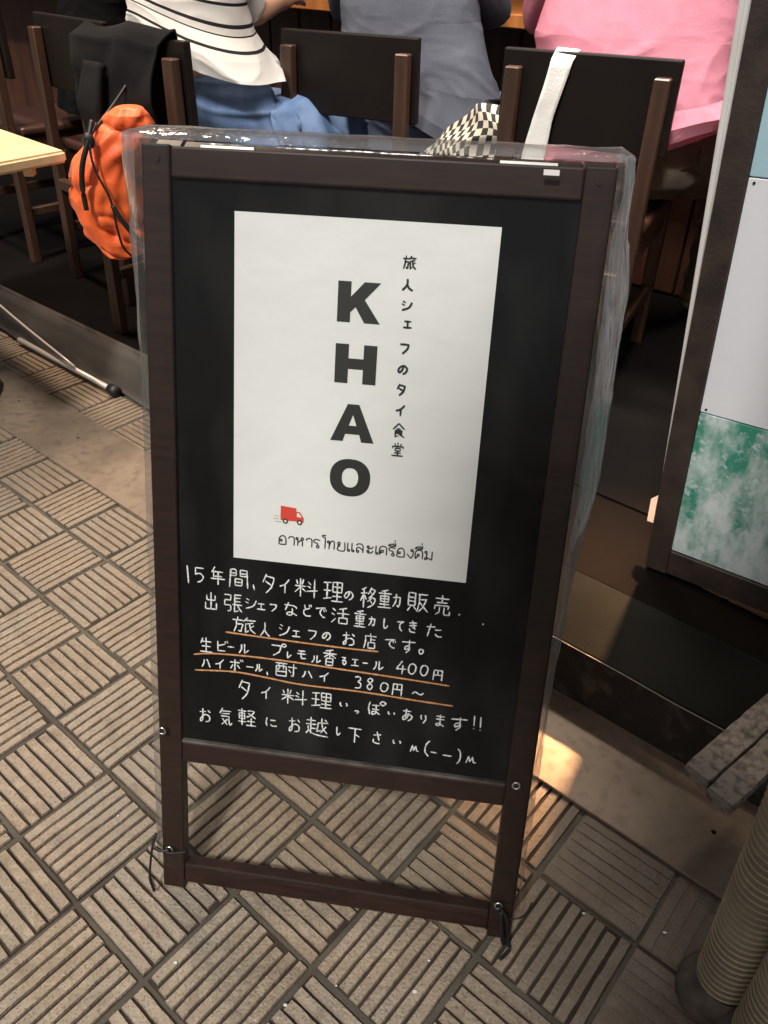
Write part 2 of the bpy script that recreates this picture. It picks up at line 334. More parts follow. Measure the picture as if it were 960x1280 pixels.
for b_ in range(-9, 5):
    if b_ == 3: continue
    for a_ in range(-30, 18):
        p = T0 + D_ * (a_ * S) + M_ * (b_ * S); c = p + (D_ + M_) * (S / 2)
        if b_ == 4 and a_ * S + T0.dot(D_) > -1.25: continue
        if (c - Vector((-0.2, 0.8, 0))).length > 3.2: continue
        cells.append((excess(c), a_, b_, p, c))
cells.sort(key=lambda t: t[0]); ntile = 0; rest = bmesh.new()
for ex_, a_, b_, p, c in cells:
    worn = (c.x > 0.33 and c.y > 0.42) or (c.x > 0.24 and R_() < 0.2)
    me = random.choice(twm if worn else tms)
    flip = (a_ + b_) % 2 == 1
    rz = SHOP + (math.pi / 2 if flip else 0) + U(-0.008, 0.008)
    off = (D_ * S if flip else Vector((0, 0, 0)))
    if R_() < 0.5: rz += math.pi; off = (M_ * S if flip else (D_ + M_) * S)
    loc = p + off + Vector((U(-.0012, .0012), U(-.0012, .0012), U(-.0008, .0004))); rot = (U(-.004, .004), U(-.004, .004), rz)
    if ntile < 290:
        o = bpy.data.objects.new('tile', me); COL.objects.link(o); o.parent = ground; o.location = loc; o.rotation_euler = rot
    else:
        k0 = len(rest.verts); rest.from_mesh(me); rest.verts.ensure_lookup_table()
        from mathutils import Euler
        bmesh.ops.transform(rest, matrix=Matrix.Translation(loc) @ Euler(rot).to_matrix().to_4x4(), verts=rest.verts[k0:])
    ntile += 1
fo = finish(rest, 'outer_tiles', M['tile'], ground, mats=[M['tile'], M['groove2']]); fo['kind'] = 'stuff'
print('tiles', ntile)
bm.free()
# litter: little white chips lying on the tiles
bm = BM()
for (x, y) in ((-0.27, 0.52), (-0.155, 0.66), (-0.05, 0.495), (0.075, 0.53), (-0.115, 0.47), (0.30, 0.60), (-0.36, 0.83), (0.055, 0.49), (-0.41, 0.74), (0.41, 0.575), (-0.2, 0.43), (0.17, 0.44)):
    s = U(0.0012, 0.003); box(bm, x - s, x + s, y - s * 0.7, y + s * 0.7, 0.0002, 0.0016, 0.0005)
tag(finish(bm, 'litter', M['white']), kind='stuff', label='tiny white chips of litter scattered on the ribbed tiles')

# metal cover strip with screw holes
sm = Matrix.Translation((0, 0, 0)) @ FM
strip = thing('metal_strip', 'long worn steel cover strip laid flat between the ribbed tiles and the shop step', 'cover strip', mw=sm)
bm = BM()
def plate(bm, x0, x1, y0, y1, z0, z1, holes):
    import mathutils
    pts = [(x0, y0), (x1, y0), (x1, y1), (x0, y1)]; ed = [(0, 1), (1, 2), (2, 3), (3, 0)]
    for (hx, hy, r) in holes:
        s = len(pts); k = 14
        for i in range(k): pts.append((hx + r * math.cos(i * math.tau / k), hy + r * math.sin(i * math.tau / k)))
        ed += [(s + i, s + (i + 1) % k) for i in range(k)]
    n = 24
    V, E, Fc, *_ = mathutils.geometry.delaunay_2d_cdt([Vector(p) for p in pts], ed, [], 1, 1e-6)
    vt = [bm.verts.new((v.x, v.y, z1)) for v in V]
    for f in Fc:
        c = sum((Vector(V[i]) for i in f), Vector((0, 0))) / len(f)
        if any((c - Vector((hx, hy))).length < r * 0.9 for hx, hy, r in holes): continue
        bm.faces.new([vt[i] for i in f])
    bd = [e for e in bm.edges if e.is_boundary]
    r = bmesh.ops.extrude_edge_only(bm, edges=bd)
    for v in r['geom']:
        if isinstance(v, bmesh.types.BMVert): v.co.z = z0
hol = []
for (x, y) in ((-1.083, 2.092), (-0.843, 1.889), (0.529, 0.732)):
    v = Vector((x, y, 0)); hol.append((v.dot(D_), v.dot(M_), 0.0048))
plate(bm, -5.0, 1.5, 0.806, 0.992, 0.0006, 0.0052, hol)
finish(bm, 'plate', M['strip'], strip)
bm = BM(); box(bm, -5.0, 1.5, 0.803, 0.809, 0.0004, 0.0066, 0.001)
finish(bm, 'edge_trim', M['strip'], strip)

# ------------------------------------------------------------ shop: deck, counter, walls, ceiling
bm = BM(); box(bm, -9, -1.02, 1.185, 9, -0.2, 0.128, 0.004, FM); box(bm, -1.0215, 4, 1.1815, 9, -0.2, 0.126, 0.004, FM)
tag(finish(bm, 'shop_floor', M['deckbrown']), kind='structure')
stp = thing('shop_step', 'low black step with muddy riser right of the sign', 'step', mw=FM.copy())
bm = BM(); box(bm, -1.02, 1.6, 0.9935, 1.180, 0.0, 0.124, 0.003); finish(bm, 'riser', M['dirt'], stp)
bm = BM(); box(bm, -1.02, 1.6, 0.991, 1.180, 0.1245, 0.130, 0.002); finish(bm, 'rubber_mat', M['mat'], stp)
bm = BM(); tube(bm, [(-1.0 + i * 0.1, 0.989 + 0.0012 * math.sin(i * 2.1), 0.127 + 0.001 * math.sin(i * 1.3)) for i in range(26)], 0.0013, 6); finish(bm, 'edge_line', M['vinyl'], stp, True)
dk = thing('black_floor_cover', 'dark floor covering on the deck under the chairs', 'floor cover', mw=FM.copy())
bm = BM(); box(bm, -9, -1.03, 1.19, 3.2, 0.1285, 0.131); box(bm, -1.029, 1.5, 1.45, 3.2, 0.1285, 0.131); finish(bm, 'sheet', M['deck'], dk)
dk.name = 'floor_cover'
bm = BM()
tag(bpy.data.objects['shop_floor'], kind='structure')
nb = thing('sun_blocker_box', 'plain box added unseen overhead behind the viewer to shade the floor on the right', 'sun blocker', (0, 0, 0))  # added out of view to keep the sun off the right-hand tiles
box(bm, -0.46, 0.85, -1.20, -0.36, 2.2, 2.5, 0.01); finish(bm, 'box', M['ceiling'], nb)
for x in (-0.2, 0.75):
    bm = BM(); tube(bm, [(x, -0.7, 2.501), (x, -0.7, 3.6)], 0.012, 8); finish(bm, 'hanger', M['steel'], nb)
# vinyl skirt over the deck edge on the left, with its tube
sk = thing('vinyl_skirt', 'grey vinyl sheet skirting the deck edge left of the sign', 'vinyl sheet', mw=FM.copy())
bm = BM(); grid = []
for i in range(61):
    x = -4.6 + i * 0.045 * 1.35; col = []
    for j in range(9):
        t = j / 8; y = 1.182 - 0.045 * t - 0.006 * math.sin(i * 1.1 + t * 2) * t; z = 0.137 - 0.127 * t
        if j == 0: y = 1.20
        col.append(bm.verts.new((x, y + 0.004 * noise.noise(Vector((x * 3, z * 20, 0))), z)))
    grid.append(col)
for i in range(60):
    for j in range(8): bm.faces.new((grid[i][j], grid[i + 1][j], grid[i + 1][j + 1], grid[i][j + 1]))
bmesh.ops.solidify(bm, geom=bm.faces[:], thickness=0.0015)
finish(bm, 'sheet', M['vinyl'], sk, True)
bm = BM(); a = Vector((-2.97, 1.175, 0.126)); b = Vector((-2.20, 1.122, 0.03)); tube(bm, [a.lerp(b, t / 8) + Vector((0, 0, 0.002 * math.sin(t))) for t in range(9)], 0.004, 6); finish(bm, 'hem', M['alu'], sk, True)
rod = thing('metal_tube', 'thin bright metal tube with a black end cap lying along the deck edge', 'tube')
bm = BM(); a = Vector((-1.235, 2.498, 0.016)); b = Vector((-0.832, 2.160, 0.016)); tube(bm, [a, b], 0.0085, 12); finish(bm, 'tube', M['alu'], rod, True)
bm = BM(); tube(bm, [b, b + (b - a).normalized() * 0.035], 0.0165, 12); finish(bm, 'end_cap', M['black'], rod, True)

ct = thing('counter', 'orange brown wooden bar counter with dark board front in front of the seated people', 'counter', mw=Matrix.Translation(F(0, 2.62)) @ FM)
bm = BM(); box(bm, -7, 3, -0.12, 0.5, 0.905, 0.945, 0.004); finish(bm, 'top', M['counter'], ct)
bm = BM(); box(bm, -7, 3, 0.12, 0.48, 0.130, 0.9035); finish(bm, 'carcass', M['counterfront'], ct)
x = -4.4; k = 0
while x < 2.6:
    bm = BM(); box(bm, x + 0.004, x + 0.176, 0.098, 0.1195, 0.14, 0.895, 0.004); finish(bm, 'front_board', M['counterfront'], ct); x += 0.18
wl = thing('back_wall', 'orange wooden wall behind the bar counter', 'wall', mw=Matrix.Translation(F(0, 4.3)) @ FM)
for k in range(16):
    bm = BM(); box(bm, -5 + k * 0.55 + 0.003, -5 + (k + 1) * 0.55 - 0.003, 0, 0.04, 0.13, 2.6, 0.003); finish(bm, 'panel', M['wallin'], wl)
bm = BM(); box(bm, -9, 4, 1.3, 9, 2.62, 2.8, 0.0, FM); tag(finish(bm, 'ceiling', M['ceiling']), kind='structure')
dw = thing('dark_cabinet', 'tall dark brown cabinet standing at the end of the bar on the right', 'cabinet', mw=Matrix.Translation(F(-0.18, 3.0)) @ FM)
bm = BM(); box(bm, 0, 1.2, -0.3, 0.1, 0.131, 1.02, 0.004); finish(bm, 'body', M['counterfront'], dw)

# ------------------------------------------------------------ the standing sign
o_ = Vector((-0.312456, 0.628728, 0.0))
ux = Vector((0.990845, -0.135129, 0.0)).normalized(); 
uy = Vector((0.0390, 0.30164, 0.95258)); uy -= ux * uy.dot(ux); uy.normalize(); nf = ux.cross(uy)
nf = -nf if nf.y > 0 else nf
SW = Matrix((ux, uy, nf)).transposed().to_4x4(); SW.translation = o_
W = 0.506
sign = thing('chalkboard_sign', 'brown framed standing chalkboard with a white poster and handwritten chalk lines on the tiles', 'sign', mw=SW)
def sbox(name, x0, x1, y0, y1, z0, z1, m, bev=0.0025, parent=None):
    b = BM(); box(b, x0, x1, y0, y1, z0, z1, bev, None, 2); return finish(b, name, m, parent or sign)
sbox('stile', 0.0, 0.0325, 0.0, 1.0, -0.022, 0.0, M['frame']); sbox('stile', W - 0.0325, W, 0.0, 1.0, -0.022, 0.0, M['frame'])
sbox('top_rail', 0.0328, W - 0.0328, 0.9665, 0.9985, -0.021, -0.0008, M['frame'])
sbox('middle_rail', 0.0328, W - 0.0328, 0.2185, 0.2505, -0.021, -0.0008, M['frame'])
sbox('bottom_rail', 0.0328, W - 0.0328, 0.0115, 0.0445, -0.021, -0.0008, M['frame'])
sbox('chalkboard', 0.0328, W - 0.0328, 0.2508, 0.9662, -0.014, -0.006, M['board'], 0.0)
sbox('bead', 0.0332, W - 0.0332, 0.2508, 0.2545, -0.006, 0.0008, mat('worn bead', (0.14, 0.125, 0.115), 0.4, (0.05, 0.04, 0.035), 30, 5), 0.0008)
poster = sbox('poster', 0.1035, 0.3950, 0.5285, 0.9365, -0.0058, -0.0048, M['poster'], 0.0)
# small hooks at the board corners
for x, y in ((0.018, 0.985), (0.488, 0.985)):
    b = BM(); tube(b, [(x, y, -0.004), (x, y, 0.0012)], 0.0035, 10); finish(b, 'screw', M['frame'], sign)
# rear leaf, hinged at the top
ang = 2 * math.asin(nf.z)
RB = Matrix.Translation((0, 1.0, -0.024)) @ Matrix.Rotation(ang, 4, 'X') @ Matrix.Translation((0, -1.0, -0.002))
rear = finish((lambda b: (box(b, 0.0, 0.0325, 0.0, 0.995, -0.022, 0, 0.002, RB), box(b, W - 0.0325, W, 0.0, 0.995, -0.022, 0, 0.002, RB),
    box(b, 0.033, W - 0.033, 0.965, 0.9945, -0.021, -0.001, 0.002, RB), box(b, 0.033, W - 0.033, 0.21, 0.25, -0.021, -0.001, 0.002, RB),
    box(b, 0.033, W - 0.033, 0.012, 0.045, -0.021, -0.001, 0.002, RB), box(b, 0.033, W - 0.033, 0.2505, 0.9645, -0.014, -0.007, 0.0, RB), b)[-1])(BM()), 'rear_leaf', M['frame'], sign)
for x in (0.09, W - 0.09):
    b = BM(); tube(b, [(x - 0.03, 1.0, -0.0235), (x + 0.03, 1.0, -0.0235)], 0.004, 8); finish(b, 'hinge', M['steel'], sign)

# ---- lettering
STK = {
'1':"40055598",'5':"2008 1550|c 1550 5542 8560 7085 3597|2008 9008",
'年':"3005 1035|1830 8530|2530 2262|2255 8055|0568 9968|5530 5599",
'間':"1510 0898|c 1512 3008 4012|4012 4040|1228 4028|1240 4040|6012 6040|6012 9212|9212 9598|6028 9028|6040 9040|3555 3588|3555 6855|6855 6888|3572 6872|3588 6888",
'、':"3010 6090",'タ':"3505 1045|3512 9018|c 9018 7565 3599|3040 7560",'イ':"c 9005 5540 1055|5535 5599",
'料':"1015 1535|4010 3535|0545 5045|2805 2899|2848 0578|2848 5072|6020 7032|5842 7050|5568 9960|8505 8599",
'理':"0515 4012|0550 4050|0590 4582|2212 2285|5010 5055|5010 9510|9510 9555|5032 9532|5055 9555|7210 7295|5075 9575|4597 9997",
'の':"c 5515 4555 2080 1055 3020 6510 9040 8075 5595",
'移':"3505 1018|0535 4530|2515 2599|2535 0570|2538 4060|c 7005 6025 5035|c 7012 9215 8035 5555|6828 7838|c 7545 6560 5070|c 7252 9555 8580 5099|6868 7878",
'重':"7502 2510|0522 9922|2035 8035|2035 2065|8035 8065|2050 8050|2065 8065|5008 5095|1580 8580|0597 9997",
'力':"1030 9025|c 9025 8580 7097 6085|c 4505 4060 1099",
'販':"1005 1070|1005 4005|4005 4070|1028 4028|1048 4048|1070 4070|2075 0899|3575 4590|5510 9508|c 5810 6050 5099|c 6535 8535 9035 7575 5899|6050 9898",
'売':"1018 9018|5002 5038|2038 8038|1052 0870|1052 9252|9252 8868|3862 3585 1599|c 6562 6590 7597 9895 9880",
'・':"4050 6050",'出':"5002 5095|2018 2045|2045 8045|8018 8045|1060 1095|1095 9095|9060 9095",
'張':"0812 4012|4012 4038|1038 4038|1038 0865|0865 4065|c 4065 4090 2595|6008 6060|6008 9508|6025 9025|6042 9042|5060 9960|6060 6097|6097 8090|7560 8580 9995",
'シ':"1515 3525|0840 2850|c 9525 7070 1095",'ェ':"1515 8515|5015 5088|0590 9590",'エ':"1515 8515|5015 5088|0590 9590",
'フ':"1015 9015|c 9015 8055 3599",'な':"1020 5520|3502 1560|c 6020 8028 9040|c 6045 6090 4098 2588 4075 6580 9095",
'ど':"c 3005 3530 4045|c 8030 3045 2575 5095 9090|7202 7818|8800 9415",
'で':"1030 8520|c 8520 5535 4565 6590 8595|7235 7850|8830 9445",
'活':"1012 2525|0540 2050|0595 2570|8505 4515|3538 9938|6512 6565|4565 4597|4565 9065|9065 9097|4597 9097",
'し':"c 3005 2860 3590 6095 9070",'て':"0815 9208|c 9208 4535 4575 7098",
'き':"1525 8018|1545 8538|4005 7068|c 7068 4055|c 1568 2590 7095",'た':"0525 5522|3002 1095|6045 9542|c 6075 7590 9990",
'旅':"2502 2520|0522 4822|2022 2060 1099|c 2048 4548 4270 3895 2888|6502 5028|5518 9918|c 9032 6042|5840 5898|5898 7285|c 7545 8078 9999|9250 7865",
'人':"c 4805 4555 0899|c 4550 6580 9599",
'お':"0830 5525|3205 3285|c 3285 1598 1578 5048 8558 8590 5598|7515 9230",
'店':"5002 5018|1518 9518|c 1518 1560 0599|5528 5555|5540 8540|3560 3597|3560 8560|8560 8597|3597 8597",
'す':"0520 9515|5502 5560|c 5560 3075 2855 5045 5870 3599",'。':"c 5020 2030 1560 4090 8075 8535 5020",
'生':"2505 1040|1828 8828|5002 5097|1860 8560|0597 9997",'ビ':"1508 1590|1590 7590|7030 1848|7505 8020|9000 9815",
'ー':"0550 9545",'ル':"c 3010 3055 0895|6005 6092|c 6092 8078 9960",
'プ':"0520 6520|c 6520 5565 1599|c 8502 7012 8526 9912 8502",'レ':"2005 2090|c 2090 6070 9545",
'モ':"1512 8512|0545 9545|c 4512 4580 5595 9592",
'香':"7502 2010|0525 9925|5008 5050|4828 1050|5228 9550|2555 2599|2555 7555|7555 7599|2577 7577|2599 7599",
'る':"1508 8008|c 8008 2555 7545 9070 7095 4592 3580 5075",'4':"5505 1065|1065 9260|6535 6099",
'0':"c 5005 1525 1075 4598 8075 8825 5005",'円':"1505 1099|1505 9005|9005 8899|5005 5050|1350 9050",
'ハ':"c 3015 2555 0590|c 6010 8050 9590",'ボ':"0525 7525|4002 4095|4095 3085|2545 0878|5845 7572|7800 8515|9200 9812",
'酎':"0508 5508|2008 2028|3808 3828|0828 0899|0828 5228|5228 5299|c 2228 2245 1255|4028 4050|0868 5268|0899 5299|6030 9930|8505 8595 7590|6552 7268",
'3':"c 1512 6005 8025 4545|c 4545 8560 7590 1595",'8':"c 8015 4505 2025 5045 8070 5098 1575 5045 8015",
'～':"c 0565 2530 4545 6565 8560 9535",'い':"c 1520 1565 3075|c 7525 8550 8070",'っ':"c 1540 5525 9045 6090",
'ぱ':"c 1515 0855 1599|2835 6832|2862 6562|c 4828 4885 3098 2880 4578 7095|c 8502 7015 8530 9915 8502",
'あ':"1018 8018|4002 3580|c 6035 4580 1590 1565 5045 9055 8580 6098",'り':"c 2008 1530 2555|c 7505 8550 5099",
'ま':"1515 8515|1540 8540|c 5002 5075 3095 1582 4075 8595",'!':"4505 5575|5092 5596",
'気':"2502 0535|2018 9018|2035 8032|1550 7550|c 7550 7580 8598 9885|2565 6099|6065 2099",
'軽':"0515 4515|2502 2599|1028 4028|1028 1060|4028 4060|1044 4044|1060 4060|0578 4878|c 5512 9012 7535 5050|6025 9852|7555 7595|5572 9572|5097 9997",
'に':"c 1510 0855 1595|4530 8530|c 4575 6090 9585",
'越':"0818 4518|2502 2588|0538 4838|2560 4560|c 1250 1570 0590|c 1570 4090 9998|c 5528 5550 5075|5528 9925|5575 6865|c 7202 7550 9580|9045 6880|8508 9518",
'下':"0510 9510|5010 5099|5045 8060",'さ':"1530 8522|4502 7065|c 1560 2085 7592",'m':"0598 2510 4080 6515 7580 9985",
'(':"c 8002 3025 2070 7599",')':"c 2002 7025 7070 2599",'-':"0545 9555",
'食':"5002 0545|5002 9842|3540 6540|2552 2599|2552 7852|7852 7872|2562 7862|2572 7872|2599 5088|5575 9999|8078 6588",
'堂':"5000 5022|2508 3220|7808 7020|0828 0842|0828 9528|9528 9242|3042 3062|3042 7042|7042 7062|3062 7062|2578 7578|5062 5098|0598 9598",
}
STK['1'] = "4005 5598"
THAI = {
'o':("25,45 42,45 42,62 22,60 14,35 40,2 72,6 86,40 86,78 82,97 18,97 14,60",),
'a':("12,25 25,5 55,2 72,20 72,98",),
'h':("28,8 12,6 10,24 26,26 28,8 28,98","28,62 60,34 76,48 76,98","60,34 82,26 84,6 66,4 64,22 76,32"),
'r':("60,66 48,78 52,96 70,96 72,78 60,66 58,48 25,38 18,16 45,2 82,12",),
'ai':("55,98 55,-22 30,-34 30,-54 62,-52",),
't':("28,8 12,6 10,24 26,26 28,8 28,98","28,62 46,10 68,2 80,20 80,98"),
'y':("30,6 14,10 14,30 34,30 30,6","16,30 16,46 32,48 14,60 14,97 82,97 82,2"),
'ae':("14,2 14,82 20,97 34,94 32,80 16,80","58,2 58,82 64,97 78,94 76,80 60,80"),
'l':("14,70 18,97 34,97 34,80 14,76 20,48 45,44 78,72","80,98 80,30 60,2 25,4 14,22"),
'ah':("30,12 20,24 32,36 42,22 30,12","24,34 40,44 66,38 84,18","30,62 20,74 32,86 42,72 30,62","24,84 40,94 66,88 84,68"),
'e':("40,2 40,82 46,97 60,94 58,80 42,80",),
'k':("14,98 14,30 35,2 68,2 86,30 86,98","14,82 30,50 50,48 52,66 34,70 18,90"),
'ng':("52,6 64,2 74,10 66,24 52,20 52,6","74,12 76,60 58,97 48,97 14,56"),
'd':("48,46 34,52 38,68 52,66 50,48","38,66 16,98 14,30 35,2 68,2 86,30 86,98"),
'm':("28,8 12,6 10,24 26,26 28,8 28,80","28,80 12,80 12,97 28,97 30,80 48,84 80,97","82,98 82,2"),
'ue':("8,-14 84,-14","8,-14 26,-32 60,-34 84,-14","62,-32 62,-50","82,-18 82,-50","74,-62 74,-84"),
}
def ribbon(bm, pts, w, z, jit=0.12, rnd=random):
    pts = [Vector((p[0], p[1])) for p in pts]
    # subdivide
    q = [pts[0]]
    for a, b in zip(pts, pts[1:]):
        n = max(1, int((b - a).length / (w * 1.1))); q += [a.lerp(b, (i + 1) / n) for i in range(n)]
    L_, R2 = [], []
    for i, p in enumerate(q):
        t = (q[min(i + 1, len(q) - 1)] - q[max(i - 1, 0)])
        t = t.normalized() if t.length > 1e-9 else Vector((1, 0))
        n = Vector((-t.y, t.x)); ww = w * 0.5 * (1 + rnd.uniform(-jit, jit))
        if i == 0: p = p - t * w * 0.2; ww *= 0.75
        if i == len(q) - 1: p = p + t * w * 0.2; ww *= 0.6
        L_.append(bm.verts.new((*(p + n * ww), z))); R2.append(bm.verts.new((*(p - n * ww), z)))
    if len(q) == 1: return
    for i in range(len(q) - 1): bm.faces.new((R2[i], R2[i + 1], L_[i + 1], L_[i]))
def glyph(bm, ch, cx, cy, w, h, sw, z, jit=0.12, wob=0.012, slant=0.0):
    for s in STK[ch].split('|'):
        s = s.strip(); cv = s.startswith('c')
        toks = s.replace('c', '').split()
        P = [(int(t[:2]) / 99, int(t[2:]) / 99) for t in toks]
        if cv: P = cr(P, 6)
        P = [(cx + (px - 0.5) * w + (0.5 - py) * h * slant + U(-wob, wob) * h * 0.5, cy + (0.5 - py) * h + U(-wob, wob) * h * 0.5) for px, py in P]
        ribbon(bm, P, sw, z, jit)
LINES = [
'1 433 4988 84 253,5 581 4994 147 220,年 822 5011 188 252,間 1094 5010 270 273,、 1302 4903 51 87,タ 1488 4980 175 261,イ 1694 4972 143 195,料 1970 4983 305 260,理 2316 4981 252 291,の 2520 4940 130 129,移 2762 4948 199 290,重 2972 4952 168 247,力 3122 4948 108 182,販 3379 4958 274 256,売 3686 4952 204 266,・ 3911 4851 29 32,・ 4213 4759 19 21',
'出 735 4646 180 246,張 1021 4659 252 268,シ 1262 4677 156 167,ェ 1398 4649 114 100,フ 1555 4657 103 111,な 1783 4663 196 177,ど 1990 4667 133 165,で 2174 4679 153 176,活 2421 4654 233 231,重 2676 4642 151 230,力 2829 4628 90 131,し 3002 4616 80 142,て 3194 4608 99 142,き 3354 4617 129 174,た 3616 4595 197 185',
'旅 1169 4362 317 215,人 1454 4341 136 204,シ 1706 4362 146 192,ェ 1864 4326 114 101,フ 2072 4341 124 146,の 2259 4342 123 123,お 2548 4346 173 190,店 2824 4348 172 212,で 3079 4359 161 155,す 3314 4334 180 189,。 3479 4288 69 89',
'生 664 4009 173 210,ビ 880 4014 161 162,ー 999 4018 85 46,ル 1170 4017 139 150,プ 1638 4067 200 184,レ 1777 4005 63 103,モ 1945 4039 125 126,ル 2135 3995 125 114,香 2312 4042 176 228,る 2500 4021 72 114,エ 2646 4018 103 114,ー 2780 4024 71 34,ル 2946 4012 132 136,4 3243 4030 152 192,0 3386 4026 111 158,0 3539 4024 110 158,円 3715 3980 140 147',
'ハ 661 3738 120 142,イ 847 3751 130 153,ボ 1074 3758 183 176,ー 1258 3760 96 35,ル 1376 3764 96 117,、 1495 3698 32 58,酎 1739 3790 297 198,ハ 2027 3759 137 116,イ 2249 3755 146 139,3 2701 3735 103 185,8 2858 3734 103 173,0 3046 3713 113 138,円 3213 3702 143 173,～ 3482 3682 152 80',
'タ 1184 3416 174 300,イ 1477 3409 140 191,料 1855 3403 353 227,理 2229 3409 275 249,い 2528 3380 126 95,っ 2702 3297 63 59,ぱ 2960 3395 239 212,い 3163 3341 114 59,あ 3371 3347 144 176,り 3582 3318 92 129,ま 3799 3327 142 176,す 4047 3316 223 199,! 4237 3368 70 210,! 4320 3356 70 210',
'お 641 2947 167 211,気 931 2965 177 260,軽 1219 2995 253 258,に 1560 2971 163 147,お 1876 2981 173 220,越 2179 2990 311 280,し 2471 2972 74 133,下 2698 2945 191 231,さ 2997 2941 137 194,い 3263 2920 136 84,m 3500 2859 114 109,( 3667 2885 83 241,- 3755 2837 83 36,- 3935 2816 124 36,) 4090 2828 72 229,m 4249 2804 133 120',
]
VERT = '旅 2994 8951 164 147,人 2992 8718 139 133,シ 2999 8498 132 127,ェ 3022 8294 106 94,フ 3004 8030 125 131,の 3002 7790 135 115,タ 2998 7564 118 144,イ 3005 7326 128 138,食 3002 7093 157 177,堂 3007 6866 158 170'
for ln in LINES:
    b = BM(); endx = None
    for i, t in enumerate(ln.split(',')):
        ch, x, y, w, h = t.split(' '); x, y, w, h = (float(v) * 1e-4 for v in (x, y, w, h))
        if endx is not None and (x - w / 2 - endx > 0.013 or ch == '・'): finish(b, 'chalk_line', M['chalk'], sign); b = BM()
        endx = x + w / 2
        if ch == '・': tube(b, [(x, y, -0.0058), (x, y, -0.0052)], 0.0011, 7); continue
        glyph(b, ch, x, y, w, h, 0.00172, -0.0055 + i * 1e-6, 0.28, 0.02)
    finish(b, 'chalk_line', M['chalk'], sign)
for pts in ([(0.0935, 0.4229), (0.1678, 0.4212), (0.241, 0.4204), (0.2935, 0.4211)], [(0.05, 0.3847), (0.0739, 0.389), (0.1182, 0.3914), (0.179, 0.3914), (0.2423, 0.3895), (0.3254, 0.3871), (0.3874, 0.3847)],
            [(0.0513, 0.3616), (0.1042, 0.366), (0.1475, 0.3636), (0.1958, 0.3597), (0.275, 0.3602), (0.348, 0.3576), (0.3944, 0.3564)]):
    b = BM(); ribbon(b, cr(pts, 8), 0.0022, -0.00535, 0.2); finish(b, 'orange_underline', M['chalk_orange'], sign)
b = BM()
for t in VERT.split(','):
    ch, x, y, w, h = t.split(' '); x, y, w, h = (float(v) * 1e-4 for v in (x, y, w, h))
    glyph(b, ch, x + 0.0, y, w * 0.9, h * 0.92, 0.0025 if ch not in '食堂旅' else 0.0019, -0.0044, 0.04, 0.0)
finish(b, 'vertical_title', M['ink'], poster)
# KHAO
KX, KW, KH = 0.2462, 0.0478, 0.0442
def poly(bm, P, cx, cy, w, h, z):
    bm.faces.new([bm.verts.new((cx + (x - 0.5) * w, cy + (0.5 - y) * h, z)) for x, y in P][::-1])
b = BM(); poly(b, [(0, 0), (.31, 0), (.31, .37), (.62, 0), (1, 0), (.64, .43), (1.02, 1), (.65, 1), (.43, .62), (.31, .75), (.31, 1), (0, 1)], KX, 0.8490, KW, KH, -0.0044); finish(b, 'letter', M['ink'], poster)
b = BM(); poly(b, [(0, 0), (.32, 0), (.32, .36), (.68, .36), (.68, 0), (1, 0), (1, 1), (.68, 1), (.68, .63), (.32, .63), (.32, 1), (0, 1)], KX, 0.7808, KW, KH, -0.0044); finish(b, 'letter', M['ink'], poster)
b = BM(); cy = 0.7127
poly(b, [(.36, 0), (.5, 0), (.5, .28), (.405, .57), (.405, .8), (.325, .8), (.27, 1), (-.04, 1)], KX, cy, KW, KH, -0.0044)
poly(b, [(.5, 0), (.64, 0), (1.04, 1), (.73, 1), (.675, .8), (.595, .8), (.595, .57), (.5, .28)], KX, cy, KW, KH, -0.0044)
poly(b, [(.405, .57), (.595, .57), (.595, .8), (.405, .8)], KX, cy, KW, KH, -0.0044); finish(b, 'letter', M['ink'], poster)
b = BM(); cy = 0.6466; ro = []; ri = []
for k in range(48):
    t = k * math.tau / 48; c, s = math.cos(t), math.sin(t); e = 0.88
    c2 = math.copysign(abs(c) ** e, c); s2 = math.copysign(abs(s) ** e, s)
    ro.append(b.verts.new((KX + c2 * KW * 0.51, cy + s2 * KH * 0.52, -0.0044))); ri.append(b.verts.new((KX + c2 * KW * 0.205, cy + s2 * KH * 0.27, -0.0044)))
for k in range(48): b.faces.new((ro[k], ro[(k + 1) % 48], ri[(k + 1) % 48], ri[k]))
finish(b, 'letter', M['ink'], poster)
# Thai line
b = BM(); seq = ['o', 'a', 'h', 'a', 'r', 'ai', 't', 'y', 'ae', 'l', 'ah', 'e', 'k', 'r+', 'o', 'ng', 'd+', 'm']
wid = dict(o=1, a=.82, h=1.02, r=.8, ai=.62, t=1.05, y=1, ae=.92, l=1, ah=.8, e=.55, k=1, ng=.84, d=1, m=1.04)
tot = sum(wid[s.rstrip('+')] for s in seq); un = (0.3540 - 0.1600) / tot; x = 0.1600
for s in seq:
    base = s.rstrip('+'); gs = [base] + (['ue'] if s.endswith('+') else [])
    for g in gs:
        for st in THAI[g]:
            P = cr([(float(p.split(',')[0]) / 99, float(p.split(',')[1]) / 99) for p in st.split()], 5)
            ribbon(b, [(x + px * un * 0.98 + (0 if base not in ('ai', 'e', 'r') else -un * 0.08), 0.5533 + (1 - py) * 0.0112) for px, py in P], 0.0016, -0.0044, 0.03)
    x += wid[base] * un
finish(b, 'thai_text', M['ink'], poster)
